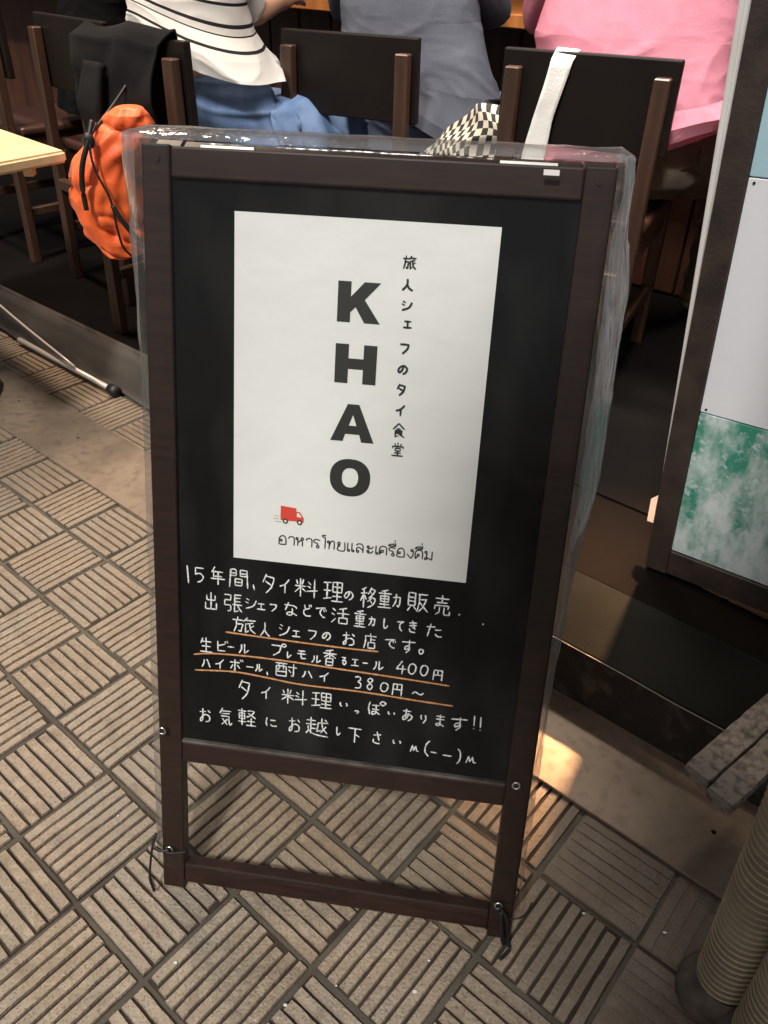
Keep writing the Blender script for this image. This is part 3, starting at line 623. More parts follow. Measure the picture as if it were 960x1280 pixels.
# little red van
van = BM(); vx, vy = 0.1628, 0.5812
def vp(bm, P, z): bm.faces.new([bm.verts.new((vx + x, vy + y, z)) for x, y in P][::-1])
vp(van, [(0.0, 0.022), (0.0195, 0.0205), (0.0195, 0.0035), (0.0, 0.0035)], -0.0044)
vp(van, [(0.0195, 0.0165), (0.0245, 0.0155), (0.0280, 0.0100), (0.0290, 0.0085), (0.0290, 0.0030), (0.0195, 0.0035)], -0.0044)
van_o = finish(van, 'red_van_print', M['red'], poster)
b = BM(); vp(b, [(0.0203, 0.0146), (0.0236, 0.0140), (0.0264, 0.0092), (0.0203, 0.0095)], -0.00435); finish(b, 'print_window', M['poster'], van_o)
for wx in (0.0062, 0.0240):
    b = BM()
    bmesh.ops.create_circle(b, cap_ends=True, segments=14, radius=0.0034, matrix=Matrix.Translation((vx + wx, vy + 0.0026, -0.00432))); finish(b, 'print_wheel', M['ink'], van_o)
    b = BM(); bmesh.ops.create_circle(b, cap_ends=True, segments=10, radius=0.0016, matrix=Matrix.Translation((vx + wx, vy + 0.0026, -0.00428))); finish(b, 'print_hub', M['poster'], van_o)
b = BM()
for yy, xa, xb in ((0.0085, -0.0075, -0.0020), (0.0050, -0.0095, -0.0020), (0.0015, -0.0065, 0.0015)): ribbon(b, [(vx + xa, vy + yy), (vx + xb, vy + yy - 0.0006)], 0.0008, -0.00437, 0.1)
finish(b, 'print_lines', mat('print grey', (0.35, 0.33, 0.31), 0.7), poster)

# ---- clear plastic cover over the whole sign
cover = thing('plastic_cover', 'clear crinkled plastic rain cover draped over the standing chalkboard', 'plastic cover', mw=Matrix.Translation(o_) @ Matrix.Rotation(math.atan2(ux.y, ux.x), 4, 'Z'))
TN = nf.z / math.sqrt(1 - nf.z ** 2); HT = uy.z
def prof(t, keys):
    for (a, va), (b, vb) in zip(keys, keys[1:]):
        if t <= b:
            s = (t - a) / (b - a); s = s * s * (3 - 2 * s); return va + (vb - va) * s
    return keys[-1][1]
def cover_loop(h):
    """cross-section at height h: list of (x, y, sidefactor)"""
    yf = h * TN - 0.008; yb = 2 * HT * TN + 0.048 - h * TN + 0.012
    lb = prof(h, [(0, .010), (.25, .022), (.5, .024), (.75, .021), (.93, .026), (1.0, .020)])
    rb = prof(h, [(0, .012), (.12, .012), (.30, .020), (.45, .027), (.62, .037), (.8, .031), (.93, .018), (1.0, .008)])
    pts = []
    NF, NS = 36, 22
    for i in range(NF): pts.append((-0.004 + (W + 0.008) * i / NF, yf, 0.0))
    dep = yb - yf
    bulg = 1.0 if dep > 0.12 else 0.9
    for i in range(NS): 
        s = i / NS; pts.append((W + 0.004 + rb * bulg * math.sin(min(1, s * 2.2) * math.pi / 2) * (1 if s < .6 else math.cos((s - .6) / .4 * math.pi / 2 * 0.9)), yf + dep * s, 1.0))
    for i in range(NF): pts.append((W + 0.004 - (W + 0.008) * i / NF, yb, 0.3))
    for i in range(NS):
        s = 1 - i / NS; pts.append((-0.004 - lb * bulg * math.sin(min(1, s * 3.0) * math.pi / 2) * (1 if s < .6 else math.cos((s - .6) / .4 * math.pi / 2 * 0.9)), yf + dep * s, 1.0))
    return pts, yf, yb
b = BM(); rings = []; hs = [0.045 + (HT + 0.006 - 0.045) * (k / 150) for k in range(151)]
for k, h in enumerate(hs):
    pts, yf, yb = cover_loop(h); ring = []
    n = len(pts)
    for i, (x, y, s) in enumerate(pts):
        ph = i / n
        a = 0.0004 + 0.0042 * s
        if s == 0.0 and y < 0.34 - 0.0 and (x < 0.035 or x > W - 0.05): a = 0.0030
        if s == 0.0 and h < 0.24: a = max(a, 0.0022)
        nn = noise.noise(Vector((x * 45, y * 30, h * 1.7))) + 0.7 * noise.noise(Vector((x * 95 + 7, y * 80, h * 3))) + 0.3 * (1 - abs(noise.noise(Vector((x * 30 + h * 14, y * 40, h * 12))))) ** 6
        bot = max(0, 1 - (h - 0.045) / 0.08); fl = 0.006 * bot * math.sin(i * 0.9) * (0.25 if s == 0 else 1)
        ox, oy = (nn * a, 0) if s == 1.0 else (nn * a * 0.2, -abs(nn) * a)
        hh = h + (0.012 * noise.noise(Vector((i * 0.23, 3, 1))) if k == 0 else 0)
        ring.append(b.verts.new((x + ox + fl * 0.3, y + oy - (fl * 0.3 if s == 0 else 0), hh)))
    rings.append(ring)
NV = len(rings[0])
for r0, r1 in zip(rings, rings[1:]):
    for i in range(NV):
        f = b.faces.new((r0[i], r0[(i + 1) % NV], r1[(i + 1) % NV], r1[i]))
        f.material_index = 0 if i < 36 or 58 <= i < 94 else 1
# top closes over the hinge line
top = rings[-1]; topf = []
pts, yf, yb = cover_loop(HT + 0.006)
for i in range(37):
    j = (94 - i) % NV; topf.append((top[i], top[j]))
prevs = None
for i, (a_, c_) in enumerate(topf):
    mid = [b.verts.new(a_.co.lerp(c_.co, t) + Vector((0, 0, 0.006 * math.sin(t * math.pi) + 0.0022 * noise.noise(Vector((i * 0.35, t * 3, 2)))))) for t in (0.25, 0.5, 0.75)]
    row = [a_] + mid + [c_]
    if prevs:
        for p, q in zip(range(4), range(1, 5)):
            try: b.faces.new((prevs[p], row[p], row[q], prevs[q])).material_index = 1
            except ValueError: pass
    prevs = row
    if i == 0: r_left = row
r_right = prevs
for side, row, idx in ((0, r_left, list(range(94, NV)) + [0]), (1, r_right, list(range(36, 59)))):
    vs = [top[i % NV] for i in idx]
    inner = [v for v in row]
    loop = vs + ([v for v in (inner[1:-1] if side == 0 else inner[1:-1][::-1])])
    uniq = []
    for v in loop:
        if v not in uniq: uniq.append(v)
    try: b.faces.new(uniq).material_index = 1
    except ValueError: pass
bmesh.ops.recalc_face_normals(b, faces=b.faces[:])
cs = finish(b, 'film', M['film_front'], cover, True, mats=[M['film_front'], M['film_side']])
# eyelets and cords belong to the cover
def cpt(x, y, off=0.010):    # from board coordinates to cover coordinates
    p = SW @ Vector((x, y, off)); return cover.matrix_world.inverted() @ p
bpy.context.view_layer.update()
nl = (cover.matrix_world.inverted().to_3x3() @ nf).normalized()
for x, y in ((0.0095, 0.2715), (0.4855, 0.2615), (0.4835, 0.0660), (0.0150, 0.0760)):
    c = cpt(x, y, 0.0105); b = BM(); rr = []
    a1 = nl.cross(Vector((0, 0, 1))).normalized(); a2 = nl.cross(a1)
    N1, N2 = 20, 8; R1, R2 = 0.0046, 0.0014; gr = []
    for i in range(N1):
        t = i * math.tau / N1; dr = a1 * math.cos(t) + a2 * math.sin(t)
        gr.append([b.verts.new(c + dr * (R1 + R2 * math.cos(j * math.tau / N2)) + nl * R2 * math.sin(j * math.tau / N2)) for j in range(N2)])
    for i in range(N1):
        for j in range(N2): b.faces.new((gr[i][j], gr[(i + 1) % N1][j], gr[(i + 1) % N1][(j + 1) % N2], gr[i][(j + 1) % N2]))
    finish(b, 'eyelet', M['steel'], cover, True)
    b = BM(); bmesh.ops.create_circle(b, cap_ends=True, segments=12, radius=0.0034); 
    bmesh.ops.transform(b, matrix=Matrix((a1, a2, nl)).transposed().to_4x4(), verts=b.verts); bmesh.ops.translate(b, vec=c - nl * 0.0006, verts=b.verts); finish(b, 'eyelet_hole', M['black'], cover)
def cord(pts, r=0.0016, name='cord'):
    b = BM(); tube(b, cr([tuple(p) for p in pts], 7), r, 6); return finish(b, name, M['black'], cover, True)
iv = cover.matrix_world.inverted()
g = lambda x, y, z: iv @ Vector((x, y, z))
cord([cpt(0.015, 0.076, .012), cpt(0.004, 0.075, .014), cpt(-0.010, 0.076, .008), cpt(-0.013, 0.082, -0.01)], 0.0024)
cord([cpt(-0.010, 0.078, .010), cpt(-0.013, 0.05, .012), g(-0.326, 0.622, 0.03), g(-0.322, 0.617, 0.006), g(-0.335, 0.640, 0.004)], 0.0018)
cord([cpt(-0.01, 0.078, 0.01), cpt(0.015, 0.072, 0.0125), cpt(0.04, 0.078, 0.012)], 0.0020)
cord([cpt(0.484, 0.066, .012), cpt(0.496, 0.052, .014), cpt(0.500, 0.03, .013), cpt(0.503, 0.008, .012), g(0.186, 0.545, 0.004), g(0.172, 0.532, 0.004)], 0.0026)
cord([cpt(0.484, 0.066, .012), cpt(0.50, 0.050, .013), cpt(0.520, 0.054, .008), cpt(0.530, 0.060, -0.01)], 0.0014)
cord([cpt(0.488, 0.058, .012), cpt(0.491, 0.03, .014), cpt(0.497, 0.004, .012)], 0.0034)
# a scrap of white tape on the cover's top edge
b = BM(); box(b, 0.431, 0.447, 0.988, 0.9935, 0.0098, 0.0105, 0.0002); tp = finish(b, 'tape_scrap', M['white'], cover); tp.matrix_local = iv @ SW

# ------------------------------------------------------------ chairs
SEAT = 0.45
def make_chair():
    t = thing('wooden_chair', 'x', 'chair')
    # local: x right, +y the way the sitter faces, origin on the deck under the backrest centre
    for sx in (-1, 1):
        b = BM(); beam(b, (sx * 0.178, -0.055, 0), (sx * 0.172, -0.028, 0.765), 0.036, 0.03); finish(b, 'leg', M['chair'], t)
        b = BM(); beam(b, (sx * 0.175, 0.375, 0), (sx * 0.175, 0.36, 0.418), 0.034, 0.034); finish(b, 'leg', M['chair'], t)
        b = BM(); box(b, sx * 0.175 - 0.011, sx * 0.175 + 0.011, -0.028, 0.350, 0.16, 0.19, 0.003); finish(b, 'stretcher', M['chair'], t)
        b = BM(); box(b, sx * 0.175 - 0.012, sx * 0.175 + 0.012, -0.026, 0.345, 0.355, 0.417, 0.003); finish(b, 'seat_rail', M['chair'], t)
    b = BM(); box(b, -0.158, 0.158, -0.060, -0.035, 0.30, 0.335, 0.003); finish(b, 'stretcher', M['chair'], t)
    b = BM(); box(b, -0.195, 0.195, -0.010, 0.395, 0.420, 0.452, 0.012, None, 3); finish(b, 'seat', M['leather'], t)
    b = BM(); box(b, -0.205, 0.205, -0.012, 0.010, 0.600, 0.800, 0.004, None, 2); finish(b, 'backrest', M['chairback'], t)
    return t
def copy_tree(o, parent=None):
    c = o.copy(); COL.objects.link(c)
    if parent is not None: c.parent = parent
    for ch in list(o.children): copy_tree(ch, c)
    return c
chairs = [
 (0.447, 2.075, -26.4, 'brown wooden chair under the person in pink, white strap over its black backrest'),
 (-0.118, 2.415, -26.4, 'brown wooden chair with bare black backrest right behind the top of the sign'),
 (-0.645, 2.255, -36.0, 'brown wooden chair with black jacket and orange bag hanging from its backrest'),
 (-0.945, 2.705, -44.0, 'dark brown chair with bare backrest left of the jacket, above the orange bag'),
 (-1.40, 3.10, -44.0, 'dark chair cut by the left photo edge behind the pine table'),
]
ch0 = make_chair(); CH = []
for i, (x, y, a, lab) in enumerate(chairs):
    c = ch0 if i == 0 else copy_tree(ch0)
    c.location = (x, y, 0.131); c.rotation_euler = (0, 0, math.radians(a)); c['label'] = lab; c['group'] = 'wooden chairs along the bar counter'; CH.append(c)
def chairpt(i, x, y, z):
    X, Y, a, _ = chairs[i]; a = math.radians(a); return Vector((X + x * math.cos(a) - y * math.sin(a), Y + x * math.sin(a) + y * math.cos(a), 0.131 + z))

# ------------------------------------------------------------ people
def skinned(name, verts, edges, radii, m, parent, sub=2, root=0, fix=None):
    me = bpy.data.meshes.new(name); me.from_pydata([tuple(v) for v in verts], edges, []); o = bpy.data.objects.new(name, me); COL.objects.link(o)
    sk_ = o.modifiers.new('s', 'SKIN'); sk_.use_smooth_shade = True
    if not me.skin_vertices: me.attributes  # layer is made by the modifier on first evaluation
    bpy.context.view_layer.update()
    if len(me.skin_vertices) == 0:
        bm_ = bmesh.new(); bm_.from_mesh(me); bm_.verts.layers.skin.verify(); bm_.to_mesh(me); bm_.free()
    lay = me.skin_vertices[0].data
    for i, r in enumerate(radii):
        rr = r if isinstance(r, tuple) else (r, r); lay[i].radius = rr; lay[i].use_root = (i == root)
    ss = o.modifiers.new('u', 'SUBSURF'); ss.levels = ss.render_levels = sub
    bpy.context.view_layer.update()
    dg = bpy.context.evaluated_depsgraph_get(); nm = bpy.data.meshes.new_from_object(o.evaluated_get(dg))
    o.modifiers.clear(); o.data = nm; nm.materials.clear(); nm.materials.append(m)
    for f in nm.polygons: f.use_smooth = True
    if fix: fix(nm)
    if parent is not None: o.parent = parent
    return o
def person(label, loc, yaw, shirt, pants, width=1.0, lean=(0, 0), shirt_keys=None, sleeve=True, knees=None, waist=0.60, wx=0.0, aw=0.225):
    """seated figure, local x right, +y forward, z up from the deck; hips over the origin"""
    t = thing('person', label, 'person', loc, math.radians(yaw))
    lx, ly = lean; w = width
    V = []; E = []; Rr = []
    def v(x, y, z, r, p=None):
        V.append(Vector((x, y, z))); Rr.append(r); i = len(V) - 1
        if p is not None: E.append((p, i))
        return i
    pel = v(0, 0, 0.56, (0.115 * w, 0.09)); sp = v(lx * .4, ly * .4, 0.72, (0.105 * w, 0.08), pel); chs = v(lx * .8, ly * .8, 0.90, (0.125 * w, 0.09), sp)
    nb = v(lx, ly, 1.03, 0.06, chs); nk = v(lx, ly + 0.02, 1.09, 0.048, nb); hd = v(lx, ly + 0.05, 1.17, (0.062, 0.075), nk); tp_ = v(lx, ly + 0.05, 1.25, (0.07, 0.085), hd)
    for s in (-1, 1):
        sh = v(lx + s * 0.155 * w, ly, 0.985, 0.055, nb); el = v(lx + s * aw * w, ly + 0.10, 0.82, 0.038, sh); wr = v(lx + s * 0.14, ly + 0.30, 0.845, 0.026, el)
        pa = v(lx + s * 0.125, ly + 0.365, 0.842, (0.032, 0.016), wr)
        for q, (fx, ln) in enumerate(((-0.024, .068), (-0.008, .078), (0.008, .074), (0.023, .058))):
            a = v(lx + s * 0.120 + fx, ly + 0.405, 0.845, 0.0085, pa); b2 = v(lx + s * 0.117 + fx * 1.1, ly + 0.405 + ln * .55, 0.842, 0.008, a); v(lx + s * 0.115 + fx * 1.1, ly + 0.405 + ln, 0.828, 0.0065, b2)
        th = v(lx + s * 0.092, ly + 0.37, 0.842, 0.010, pa); v(lx + s * 0.080, ly + 0.405, 0.836, 0.008, th)
        kx, ky, kz, ax_, ay, az = (knees or {}).get(s, (s * 0.13, 0.40, 0.52, s * 0.12, 0.36, 0.10))
        hp = v(s * 0.085, 0.03, 0.53, 0.06, pel); kn = v(kx, ky, kz, 0.036, hp); an = v(ax_, ay, az, 0.028, kn); v(ax_, ay + 0.06, az - 0.05, (0.036, 0.026), an)
    def face(me):
        c = Vector((lx, ly + 0.05, 1.185))
        for q in me.vertices:
            d = q.co - c
            if q.co.z > 1.10 and d.y > 0.02:
                if abs(d.x) < 0.016 and -0.035 < d.z < 0.02: q.co.y += 0.020 * (1 - abs(d.x) / 0.016)
                if abs(abs(d.x) - 0.028) < 0.012 and abs(d.z - 0.022) < 0.012: q.co.y -= 0.007
                if abs(d.x) < 0.025 and abs(d.z + 0.055) < 0.008: q.co.y -= 0.004
            if abs(d.x) > 0.055 and abs(d.z) < 0.03 and abs(d.y) < 0.02: q.co.x += math.copysign(0.014, d.x)
    skinned('body', V, E, Rr, M['skin'], t, 2, 0, face)
    # hair cap
    b = BM(); bmesh.ops.create_uvsphere(b, u_segments=24, v_segments=16, radius=1.0)
    for q in b.verts:
        n_ = 1 + 0.03 * noise.noise(q.co * 6); q.co = Vector((q.co.x * 0.092 * n_, q.co.y * 0.108 * n_ - 0.012, q.co.z * 0.110 * n_))
        if q.co.y > 0.035 and q.co.z < 0.055: q.co.y = 0.035 + (q.co.y - 0.035) * 0.15
        if q.co.z < -0.07: q.co.z = -0.07 + (q.co.z + 0.07) * 0.3
    bmesh.ops.translate(b, vec=(lx, ly + 0.045, 1.215), verts=b.verts); finish(b, 'hair', M['hair'], t, True)
    # trousers: seat and two legs swept as dense tubes, one garment
    b = BM()
    def sweep(pts, rads, sq=1.0):
        P_ = cr([tuple(q) + (r_,) for q, r_ in zip(pts, rads)], 16); tube(b, [q[:3] for q in P_], 0, 44, True, rad=[max(0.004, q[3]) for q in P_])
    top = waist + 0.06
    rg_ = []
    for k_ in range(61):
        t_ = k_ / 60; zz = 0.462 + (top - 0.462) * t_
        rr_ = prof(t_, [(0, 0.06), (0.05, 0.125), (0.22, 0.160), (0.5, 0.150), (0.8, 0.138), (0.93, 0.120), (1.0, 0.06)]) * w; ox = wx * t_
        rg_.append([b.verts.new((ox + rr_ * math.cos(a_ * math.tau / 48), 0.025 * (1 - t_) + rr_ * math.sin(a_ * math.tau / 48), zz)) for a_ in range(48)])
    for r0, r1 in zip(rg_, rg_[1:]):
        for a_ in range(48): b.faces.new((r0[a_], r0[(a_ + 1) % 48], r1[(a_ + 1) % 48], r1[a_]))
    b.faces.new(rg_[0][::-1]); b.faces.new(rg_[-1])
    for q in b.verts: q.co.y = 0.01 + (q.co.y - 0.01) * 0.86
    for s in (-1, 1):
        kx, ky, kz, ax_, ay, az = (knees or {}).get(s, (s * 0.13, 0.40, 0.52, s * 0.12, 0.36, 0.10))
        sweep([(s * 0.075 * w, -0.02, 0.55), (s * 0.085 * w, 0.06, 0.548), ((s * 0.09 * w + kx) / 2, ky * 0.55, (0.55 + kz) / 2), (kx, ky, kz), ((kx + ax_) / 2, (ky + ay) / 2 + 0.015, (kz + az) / 2), (ax_, ay, az - 0.01), (ax_, ay + 0.01, az - 0.05)], [0.07, 0.092, 0.088, 0.070, 0.060, 0.056, 0.055])
    tro = finish(b, 'trousers', pants, t, True)
    def crumple(me):
        for q in me.vertices:
            c = q.co; n1 = noise.noise(Vector((c.x * 9, c.y * 9, c.z * 22))); n2 = noise.noise(Vector((c.x * 25, c.y * 25 + 3, c.z * 40)))
            r1 = 1 - abs(noise.noise(Vector((c.x * 8 + c.z * 6, c.y * 5, c.z * 13)))); q.co += q.normal * (0.006 * n1 + 0.002 * n2 + 0.014 * (r1 ** 6 - 0.3))
    crumple(tro.data)
    for s in (-1, 1):
        kx, ky, kz, ax_, ay, az = (knees or {}).get(s, (s * 0.13, 0.40, 0.52, s * 0.12, 0.36, 0.10))
        b = BM(); bmesh.ops.create_uvsphere(b, u_segments=16, v_segments=10, radius=1.0)
        for q in b.verts: q.co = Vector((q.co.x * 0.045 * (1 - 0.15 * max(0, -q.co.y)), q.co.y * 0.125, max(q.co.z, -0.75) * 0.045 * (1.25 if q.co.y < 0 else 0.9)))
        bmesh.ops.translate(b, vec=(ax_, ay + 0.06, max(az - 0.065, 0.036)), verts=b.verts); finish(b, 'shoe', M['shoe'], t, True)
    # shirt: a lofted garment with folds, uv.y runs up the body
    K = shirt_keys; b = BM(); uvl = b.loops.layers.uv.new('UVMap'); rings = []; NR, NS = (120, 150) if K[0][1] != 0.501 else (40, 56)
    for j in range(NR + 1):
        tt = j / NR; zc, cx_, cy_, rx, ry, tilt = [prof(tt, [(k_[0], k_[i + 1]) for k_ in K]) for i in range(6)]
        ring = []
        for i in range(NS):
            a = i * math.tau / NS; c, s = math.cos(a), math.sin(a); e = 0.82
            x = math.copysign(abs(c) ** e, c) * rx; y = math.copysign(abs(s) ** e, s) * ry; z = zc + tilt * x
            low = max(0.0, 1 - tt * 1.8)
            wv = noise.noise(Vector((x * 4 + lx * 9, y * 4, z * 5 + lx * 5)))
            r1 = 1 - abs(noise.noise(Vector((x * 4.5 + z * 3 + 3 * lx, y * 4.5 + 1, z * 11 - x * 5 + wv * 1.5)))); r2 = 1 - abs(noise.noise(Vector((x * 9 - z * 7 + 5, y * 9, z * 20 + x * 9 + wv * 2))))
            f = 0.013 * (0.25 + 1.0 * low) * (r1 ** 4 - 0.4) + 0.0035 * (0.3 + low) * (r2 ** 6 - 0.3) + 0.012 * wv
            r = 1 + f / max(0.05, math.hypot(x, y)) * 1.3
            ring.append(b.verts.new((cx_ + x * r, cy_ + y * r, z)))
        rings.append(ring)
    for j in range(NR):
        for i in range(NS):
            f = b.faces.new((rings[j][i], rings[j][(i + 1) % NS], rings[j + 1][(i + 1) % NS], rings[j + 1][i]))
            for lp, (uu, vv) in zip(f.loops, ((i, j), (i + 1, j), (i + 1, j + 1), (i, j + 1))): lp[uvl].uv = (uu / NS, vv / NR)
    if sleeve:
        for s in (-1, 1):
            pts = [Vector((lx + s * 0.10 * w, ly, 0.985)), Vector((lx + s * 0.175 * w, ly + 0.01, 0.955)), Vector((lx + s * (aw - 0.01) * w, ly + 0.06, 0.88)), Vector((lx + s * (aw + 0.003) * w, ly + 0.10, 0.825))]
            nb0 = len(b.faces); rr = tube(b, [Vector(p) for p in cr([tuple(p) for p in pts], 4)], 0.07, 14, False, rad=[0.078 - 0.0022 * k_ for k_ in range(13)])
    bmesh.ops.solidify(b, geom=b.faces[:], thickness=0.003)
    finish(b, 'shirt', shirt, t, True)
    return t
# keys: (t, z, cx, cy, rx, ry, tilt)
pk = chairpt(0, 0.075, 0.19, -0.131)
P1 = person('person in a pink T-shirt and brown trousers seen from behind at the bar', (pk.x, pk.y, 0.131), -24, M['pink'], M['brownpants'], 1.18, (-0.04, 0.10),
    [(0, 0.555, 0.0, 0.015, 0.232, 0.170, 0.40), (.08, 0.575, 0.005, 0.012, 0.246, 0.175, 0.38), (.17, 0.61, 0.005, 0.012, 0.250, 0.175, 0.34), (.26, 0.66, -0.005, 0.02, 0.225, 0.155, .22), (.55, .82, -0.035, 0.06, 0.245, 0.135, 0), (.8, .97, -0.04, 0.10, 0.225, 0.115, 0), (.93, 1.04, -.04, .10, .13, .08, 0), (1, 1.065, -.04, .105, .065, .06, 0)],
    waist=0.63, knees={1: (0.27, 0.32, 0.50, 0.24, 0.44, 0.12), -1: (-0.13, 0.40, 0.52, -0.12, 0.36, 0.10)})
dk_ = chairpt(1, 0.115, 0.19, -0.131)
P2 = person('person in a grey blue shirt sitting between the two black chair backs', (dk_.x, dk_.y, 0.131), -20, M['greyshirt'], M['greypants'], 0.98, (-0.07, 0.09),
    [(0, 0.605, 0.02, 0.0, 0.215, 0.150, -0.55), (.12, 0.635, 0.02, 0.0, 0.225, 0.15, -0.5), (.3, 0.69, 0.005, 0.01, 0.215, 0.138, -0.2), (.55, .82, -0.05, 0.05, 0.195, 0.120, 0), (.8, .97, -0.07, 0.09, 0.185, 0.105, 0), (.93, 1.04, -0.07, .09, .11, .08, 0), (1, 1.065, -.07, .095, .06, .06, 0)])
ck_ = chairpt(2, 0.150, 0.16, -0.131)
P3 = person('person in a white shirt with black stripes and blue jeans sitting sideways by the jacket', (-0.41, 2.42, 0.131), -22, M['stripes'], M['denim'], 0.92, (-0.20, 0.04),
    [(0, 0.735, -0.09, 0.0, 0.190, 0.165, -0.27), (.2, 0.785, -0.115, 0.0, 0.182, 0.150, -0.30), (.4, 0.84, -0.155, 0.02, 0.176, 0.140, -0.30), (.6, .90, -0.175, 0.03, 0.176, 0.125, -0.20), (.8, .98, -0.195, 0.04, 0.165, 0.105, -.05), (.93, 1.04, -0.20, .04, .10, .08, 0), (1, 1.065, -.20, .045, .06, .06, 0)],
    knees={1: (0.21, 0.30, 0.53, 0.18, 0.26, 0.12), -1: (-0.12, 0.40, 0.52, -0.10, 0.36, 0.10)}, waist=0.64, wx=-0.055, aw=0.17)
bk_ = chairpt(4, 0.30, 0.26, -0.131)
P4 = person('person in black top and violet trousers behind the dark chairs at far left', (bk_.x, bk_.y, 0.131), -50, M['jacket'], M['purple'], 0.9, (0.0, 0.10),
    [(0, 0.50, 0.0, 0.0, 0.18, 0.14, 0), (.3, 0.65, 0.0, 0.01, 0.17, 0.13, 0), (.55, .82, 0.0, 0.05, 0.17, 0.12, 0), (.8, .97, 0.0, 0.09, 0.168, 0.105, 0), (.93, 1.04, 0.0, .09, .11, .08, 0), (1, 1.065, 0, .095, .06, .06, 0)])

# ------------------------------------------------------------ cloths, bags
def sheet(name, keys, m, parent=None, nu=24, nv=24, thick=0.004, fold=0.006, seed=0.0):
    """keys: rows of world points; bilinear lofted cloth with folds"""
    b = BM(); uvl = b.loops.layers.uv.new('UVMap'); rows = [[Vector(p) for p in r] for r in keys]; g_ = []
    for j in range(nv + 1):
        tj = j / nv * (len(rows) - 1); a = min(int(tj), len(rows) - 2); fj = tj - a; ln = []
        for i in range(nu + 1):
            ti = i / nu * (len(rows[0]) - 1); c = min(int(ti), len(rows[0]) - 2); fi = ti - c
            p = rows[a][c].lerp(rows[a][c + 1], fi).lerp(rows[a + 1][c].lerp(rows[a + 1][c + 1], fi), fj)
            q = Vector((noise.noise(p * 11 + Vector((seed, 0, 0))), noise.noise(p * 11 + Vector((0, seed + 5, 0))), noise.noise(p * 9 + Vector((0, 0, seed + 9)))))
            ln.append(b.verts.new(p + q * fold))
        g_.append(ln)
    for j in range(nv):
        for i in range(nu):
            f = b.faces.new((g_[j][i], g_[j][i + 1], g_[j + 1][i + 1], g_[j + 1][i]))
            for lp, (uu, vv) in zip(f.loops, ((i, j), (i + 1, j), (i + 1, j + 1), (i, j + 1))): lp[uvl].uv = (uu / nu, vv / nv)
    bmesh.ops.recalc_face_normals(b, faces=b.faces[:]); bmesh.ops.solidify(b, geom=b.faces[:], thickness=thick)
    return finish(b, name, m, parent, True)
C = lambda i, x, y, z: chairpt(i, x, y, z)
jk = thing('jacket', 'black jacket draped over the chair back above the orange bag', 'jacket', C(2, 0, 0, 0))
def under(o, par):
    o.matrix_local = Matrix.Translation(-Vector(par.location)); return o
under(sheet('cloth', [[C(2, x, 0.03, 0.60 + 0.03 * math.sin(x * 30)) for x in (-.17, -.05, .08, .15)], [C(2, x, 0.02, 0.78) for x in (-.17, -.05, .08, .15)], [C(2, x, 0.0, 0.818) for x in (-.18, -.05, .08, .16)],
    [C(2, x, -0.050, 0.79) for x in (-.165, -.05, .08, .14)], [C(2, x, -0.075, 0.66) for x in (-.15, -.05, .08, .135)], [C(2, x, -0.075, 0.53 + 0.03 * math.sin(x * 23)) for x in (-.14, -.04, .08, .13)]], M['jacket'], jk, 50, 70, 0.006, 0.028), jk)
under(sheet('sleeve', [[C(2, x, -0.06, 0.74) for x in (-.10, -.03)], [C(2, x, -0.105, 0.64) for x in (-.09, -.02)], [C(2, x + 0.05, -0.10, 0.50) for x in (-.09, -.03)], [C(2, x + 0.07, -0.09, 0.40) for x in (-.09, -.04)]], M['jacket'], jk, 8, 24, 0.02, 0.01, 4), jk)
ck2 = thing('checked_cloth', 'black and cream checked cloth bunched on the seat beside the grey shirt', 'cloth', C(1, 0.27, 0.1, 0.40))
under(sheet('cloth', [[C(1, 0.18, 0.02, 0.50), C(1, 0.28, .02, 0.59), C(1, 0.37, .03, 0.655), C(1, 0.50, 0.05, 0.68)], [C(1, 0.18, -.03, 0.46), C(1, 0.28, -.04, 0.52), C(1, 0.38, -.03, 0.58), C(1, 0.50, 0.0, 0.59)], [C(1, 0.18, -.05, 0.40), C(1, 0.28, -.07, 0.43), C(1, 0.38, -.05, 0.48), C(1, 0.50, -.01, 0.49)], [C(1, 0.18, -.03, 0.32), C(1, 0.28, -.04, 0.33), C(1, 0.39, -.04, 0.36), C(1, 0.50, 0.0, 0.36)]], M['plaid'], ck2, 60, 50, 0.006, 0.035), ck2)
tb = thing('tote_bag', 'white cloth tote bag hung by its strap over the black chair back', 'bag', C(0, -0.09, 0, 0))
under(sheet('strap', [[C(0, -.085, 0.03, 0.60), C(0, -.04, 0.03, 0.60)], [C(0, -.080, 0.022, 0.77), C(0, -.030, 0.022, 0.77)], [C(0, -.080, 0.0, 0.808), C(0, -.028, 0.0, 0.808)], [C(0, -.086, -0.022, 0.785), C(0, -.036, -0.022, 0.785)],
    [C(0, -.112, -0.030, 0.66), C(0, -.064, -0.030, 0.66)], [C(0, -.128, -0.034, 0.57), C(0, -.072, -0.034, 0.57)], [C(0, -.14, -0.04, 0.46), C(0, -.07, -0.04, 0.46)]], M['strap'], tb, 6, 40, 0.003, 0.003), tb)
under(sheet('bag_body', [[C(0, -.20, -0.045, 0.46), C(0, -.10, -0.06, 0.47), C(0, 0.02, -0.045, 0.46)], [C(0, -.22, -0.05, 0.3), C(0, -.1, -0.09, 0.3), C(0, 0.04, -0.05, 0.3)], [C(0, -.21, -0.05, 0.14), C(0, -.1, -0.07, 0.13), C(0, 0.03, -0.05, 0.14)]], M['strap'], tb, 20, 20, 0.03, 0.012), tb)

